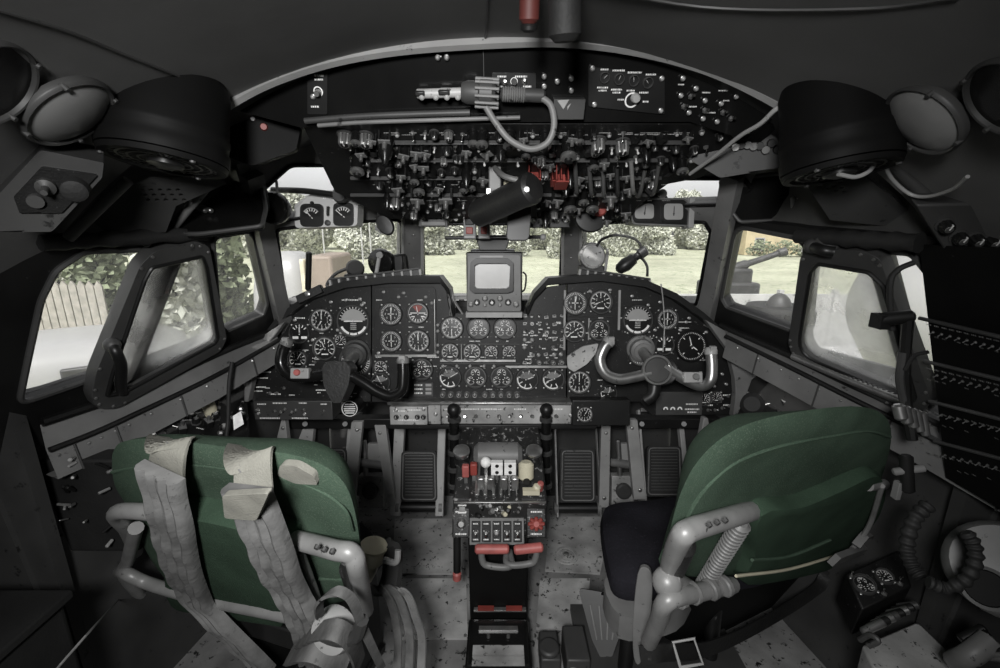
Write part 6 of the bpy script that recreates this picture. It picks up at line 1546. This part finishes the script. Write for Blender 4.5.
# right: white aircraft body, concrete wall, gun, drum, house
q = V((6.0, 5.0, GZ+2.6)); yaw = radians(-20)
t = T('parked_aircraft', 'large pale aircraft body parked outside the hazy sliding sash', 'aircraft', V((q.x, q.y, GZ)))
ax = Matrix.Rotation(yaw, 3, 'Z') @ V((1, .35, 0)).normalized()
t.part('fuselage', MB().lathe(q-ax*1.2, ax, [(.02, -.6), (.5, -.45), (1.0, 0), (1.45, .9), (1.6, 2.0), (1.6, 10), (1.3, 13), (.5, 17)], wbody, 40))
mb = MB(); side_ = V((ax.y, -ax.x, 0)); w0 = q+ax*2.5+V((0, 0, .2))
mb.strap([w0, w0-V((0, 0, .0))+V((-1.6, .4, .7)), w0+V((-2.2, .6, 1.6))], .5, .08, wbody, ax, 4); t.part('wing_stub', mb)
for k in (0, 3, 6): t.part('wheel', MB().lathe(V((q.x+ax.x*k, q.y+ax.y*k, GZ+.35)), side_, [(.3, -.12), (.35, 0), (.3, .12)], rubber, 20))
t = T('concrete_wall', 'pale concrete slab wall with posts outside the window below the gun barrel', 'wall', V((8, 13, GZ)))
for k in range(5): x = 5.6+k*1.55; t.part('slab', MB().box((x, 12.5, GZ+.8), (1.45, .1, 1.6), concrete)); t.part('post', MB().box((x+.77, 12.45, GZ+.85), (.12, .16, 1.75), concrete))
t.part('base_slab', MB().box((8.8, 11.6, GZ+.06), (7.5, 1.6, .12), concrete))
t = T('field_gun', 'dark gun with long barrel raised above the concrete slab wall', 'gun', V((7.9, 14.0, GZ)))
a = atY(726, 271, 14.2); b = atY(786, 251, 14.0); dd = (b-a).normalized()
t.part('barrel', MB().lathe(a, dd, [(.17, 0), (.15, .6), (.10, .7), (.09, (b-a).length-.25), (.13, (b-a).length-.22), (.13, (b-a).length), (.06, (b-a).length)], dgrey, 16))
t.part('carriage', MB().box((a.x+.1, 14.2, GZ+1.0), (1.6, 1.0, 1.5), dgrey).box((a.x+.3, 14.2, a.z-.3), (.8, .7, .8), dgrey), bevel=.08)
for y in (13.7, 14.7): t.part('wheel', MB().lathe((a.x, y, GZ+.5), (0, 1, 0), [(.45, -.1), (.5, 0), (.45, .1)], rubber, 20))
p = atY(778, 310, 6.6)
t = T('tyre_drum', 'black ribbed tyre with a dark domed cap outside the front side window', 'tyre', p-V((0, 0, .35)))
mb = MB(); mb.lathe(p-V((0, 0, .25)), UP, [(.42, 0), (.46, .06), (.46, .26), (.42, .32), (.25, .32)], rubber, 36)
for k in range(30): aa = 2*pi*k/30; mb.box(p+V((.46*cos(aa), .46*sin(aa), -.09)), (.05, .05, .2), rubber, Matrix.Rotation(aa, 3, 'Z'))
t.part('tyre', mb); t.part('dome', MB().lathe(p+V((0, 0, .07)), UP, [(.17, -.06), (.17, .02), (.13, .11), (.07, .17), (.001, .19)], dgrey, 24))
t.part('plinth', MB().cyl((p.x, p.y, GZ), (p.x, p.y, p.z-.25), .35, concrete))
hp = V((33.5, 55, GZ))
t = T('farm_house', 'small ochre house with two dark windows beyond the meadow', 'house', hp)
t.part('walls', MB().box(hp+V((-2.2, 0, 2.6)), (6.2, 6, 5.2), wallc)); t.part('side_wing', MB().box(hp+V((2.0, -.5, 2.3)), (2.2, 6, 4.6), wbody))
for x, z in ((-3.7, 3.3), (-1.9, 3.3), (.6, 3.6), (-3.7, 1.2)): w_ = t.part('window', MB().box(hp+V((x, -3.02, z)), (.9, .1, 1.3), dgrey)); t.part('window_frame', MB().box(hp+V((x, -3.0, z)), (1.15, .08, 1.5), wbody), w_)
mb = MB(); mb.add([hp+V(v) for v in ((-5.6, -3.3, 5.2), (3.4, -3.3, 5.2), (3.4, 3.3, 5.2), (-5.6, 3.3, 5.2), (-5.6, 0, 7.4), (3.4, 0, 7.4))], [(0, 1, 5, 4), (2, 3, 4, 5), (1, 2, 5), (3, 0, 4), (3, 2, 1, 0)], roofm); t.part('roof', mb)
t.part('chimney', MB().box(hp+V((-1, .8, 7.4)), (.7, .7, 1.6), brown))
for i, x in enumerate((-5.0, -2.6, -.2, 2.0, 4.2)):
    p = hp+V((x, -5.5-.4*i, 0)); t = T('garden_bush', 'dark bush growing in front of the ochre house', 'bush', p, 'bushes before the house'); mb = MB(); foliage(mb, p+V((0, 0, .8)), (1.5, 1.0, 1.0), 350, .2, leafd, rng); t.part('leaves', mb, smooth=0); t.part('stem', MB().rod(p, p+V((0, 0, .8)), .06, bark))

# ------------------------------------------------------------------ light, world, camera
w = bpy.data.worlds.new('world'); bpy.context.scene.world = w; w.use_nodes = True; nt = w.node_tree
bg = nt.nodes['Background']; sky = nt.nodes.new('ShaderNodeTexSky'); sky.sky_type = 'NISHITA'; sky.sun_disc = False; sky.sun_elevation = radians(48); sky.sun_rotation = radians(200); sky.dust_density = 3
hs = nt.nodes.new('ShaderNodeHueSaturation'); hs.inputs['Saturation'].default_value = .05; nt.links.new(sky.outputs[0], hs.inputs['Color']); nt.links.new(hs.outputs[0], bg.inputs[0]); bg.inputs[1].default_value = .26
def lamp(name, typ, loc, aim, energy, col=(1, 1, 1), **kw):
    l = bpy.data.lights.new(name, typ); l.energy = energy; l.color = col
    for k, v in kw.items(): setattr(l, k, v)
    o = bpy.data.objects.new(name, l); C.objects.link(o); o.location = loc
    o.rotation_euler = (V(aim)-V(loc)).to_track_quat('-Z', 'Y').to_euler(); return o
lamp('sun', 'SUN', (0, -10, 20), (3.5, 3.0, 0), 3.9, (1, .99, .965), angle=radians(1.5))
lamp('cabin_lamp', 'SPOT', (-.13, -.30, 1.56), (-.06, 1.32, .70), 104, (1, 1, .995), spot_size=radians(100), spot_blend=1.0, shadow_soft_size=.10)
cam = bpy.data.cameras.new('camera'); co = bpy.data.objects.new('camera', cam); C.objects.link(co)
cam.sensor_fit = 'HORIZONTAL'; cam.sensor_width = 36; cam.lens = 36*FPX/1000; cam.clip_start = .02; cam.clip_end = 500
co.location = EYE; co.rotation_euler = (radians(90)-PITCH, 0, 0)
sc = bpy.context.scene; sc.camera = co
sc.view_settings.view_transform = 'Standard'; sc.view_settings.look = 'None'; sc.view_settings.exposure = 0; sc.view_settings.gamma = 1; sc.view_settings.use_curve_mapping = False
sc.cycles.max_bounces = 8; sc.cycles.transparent_max_bounces = 16; sc.cycles.use_denoising = True
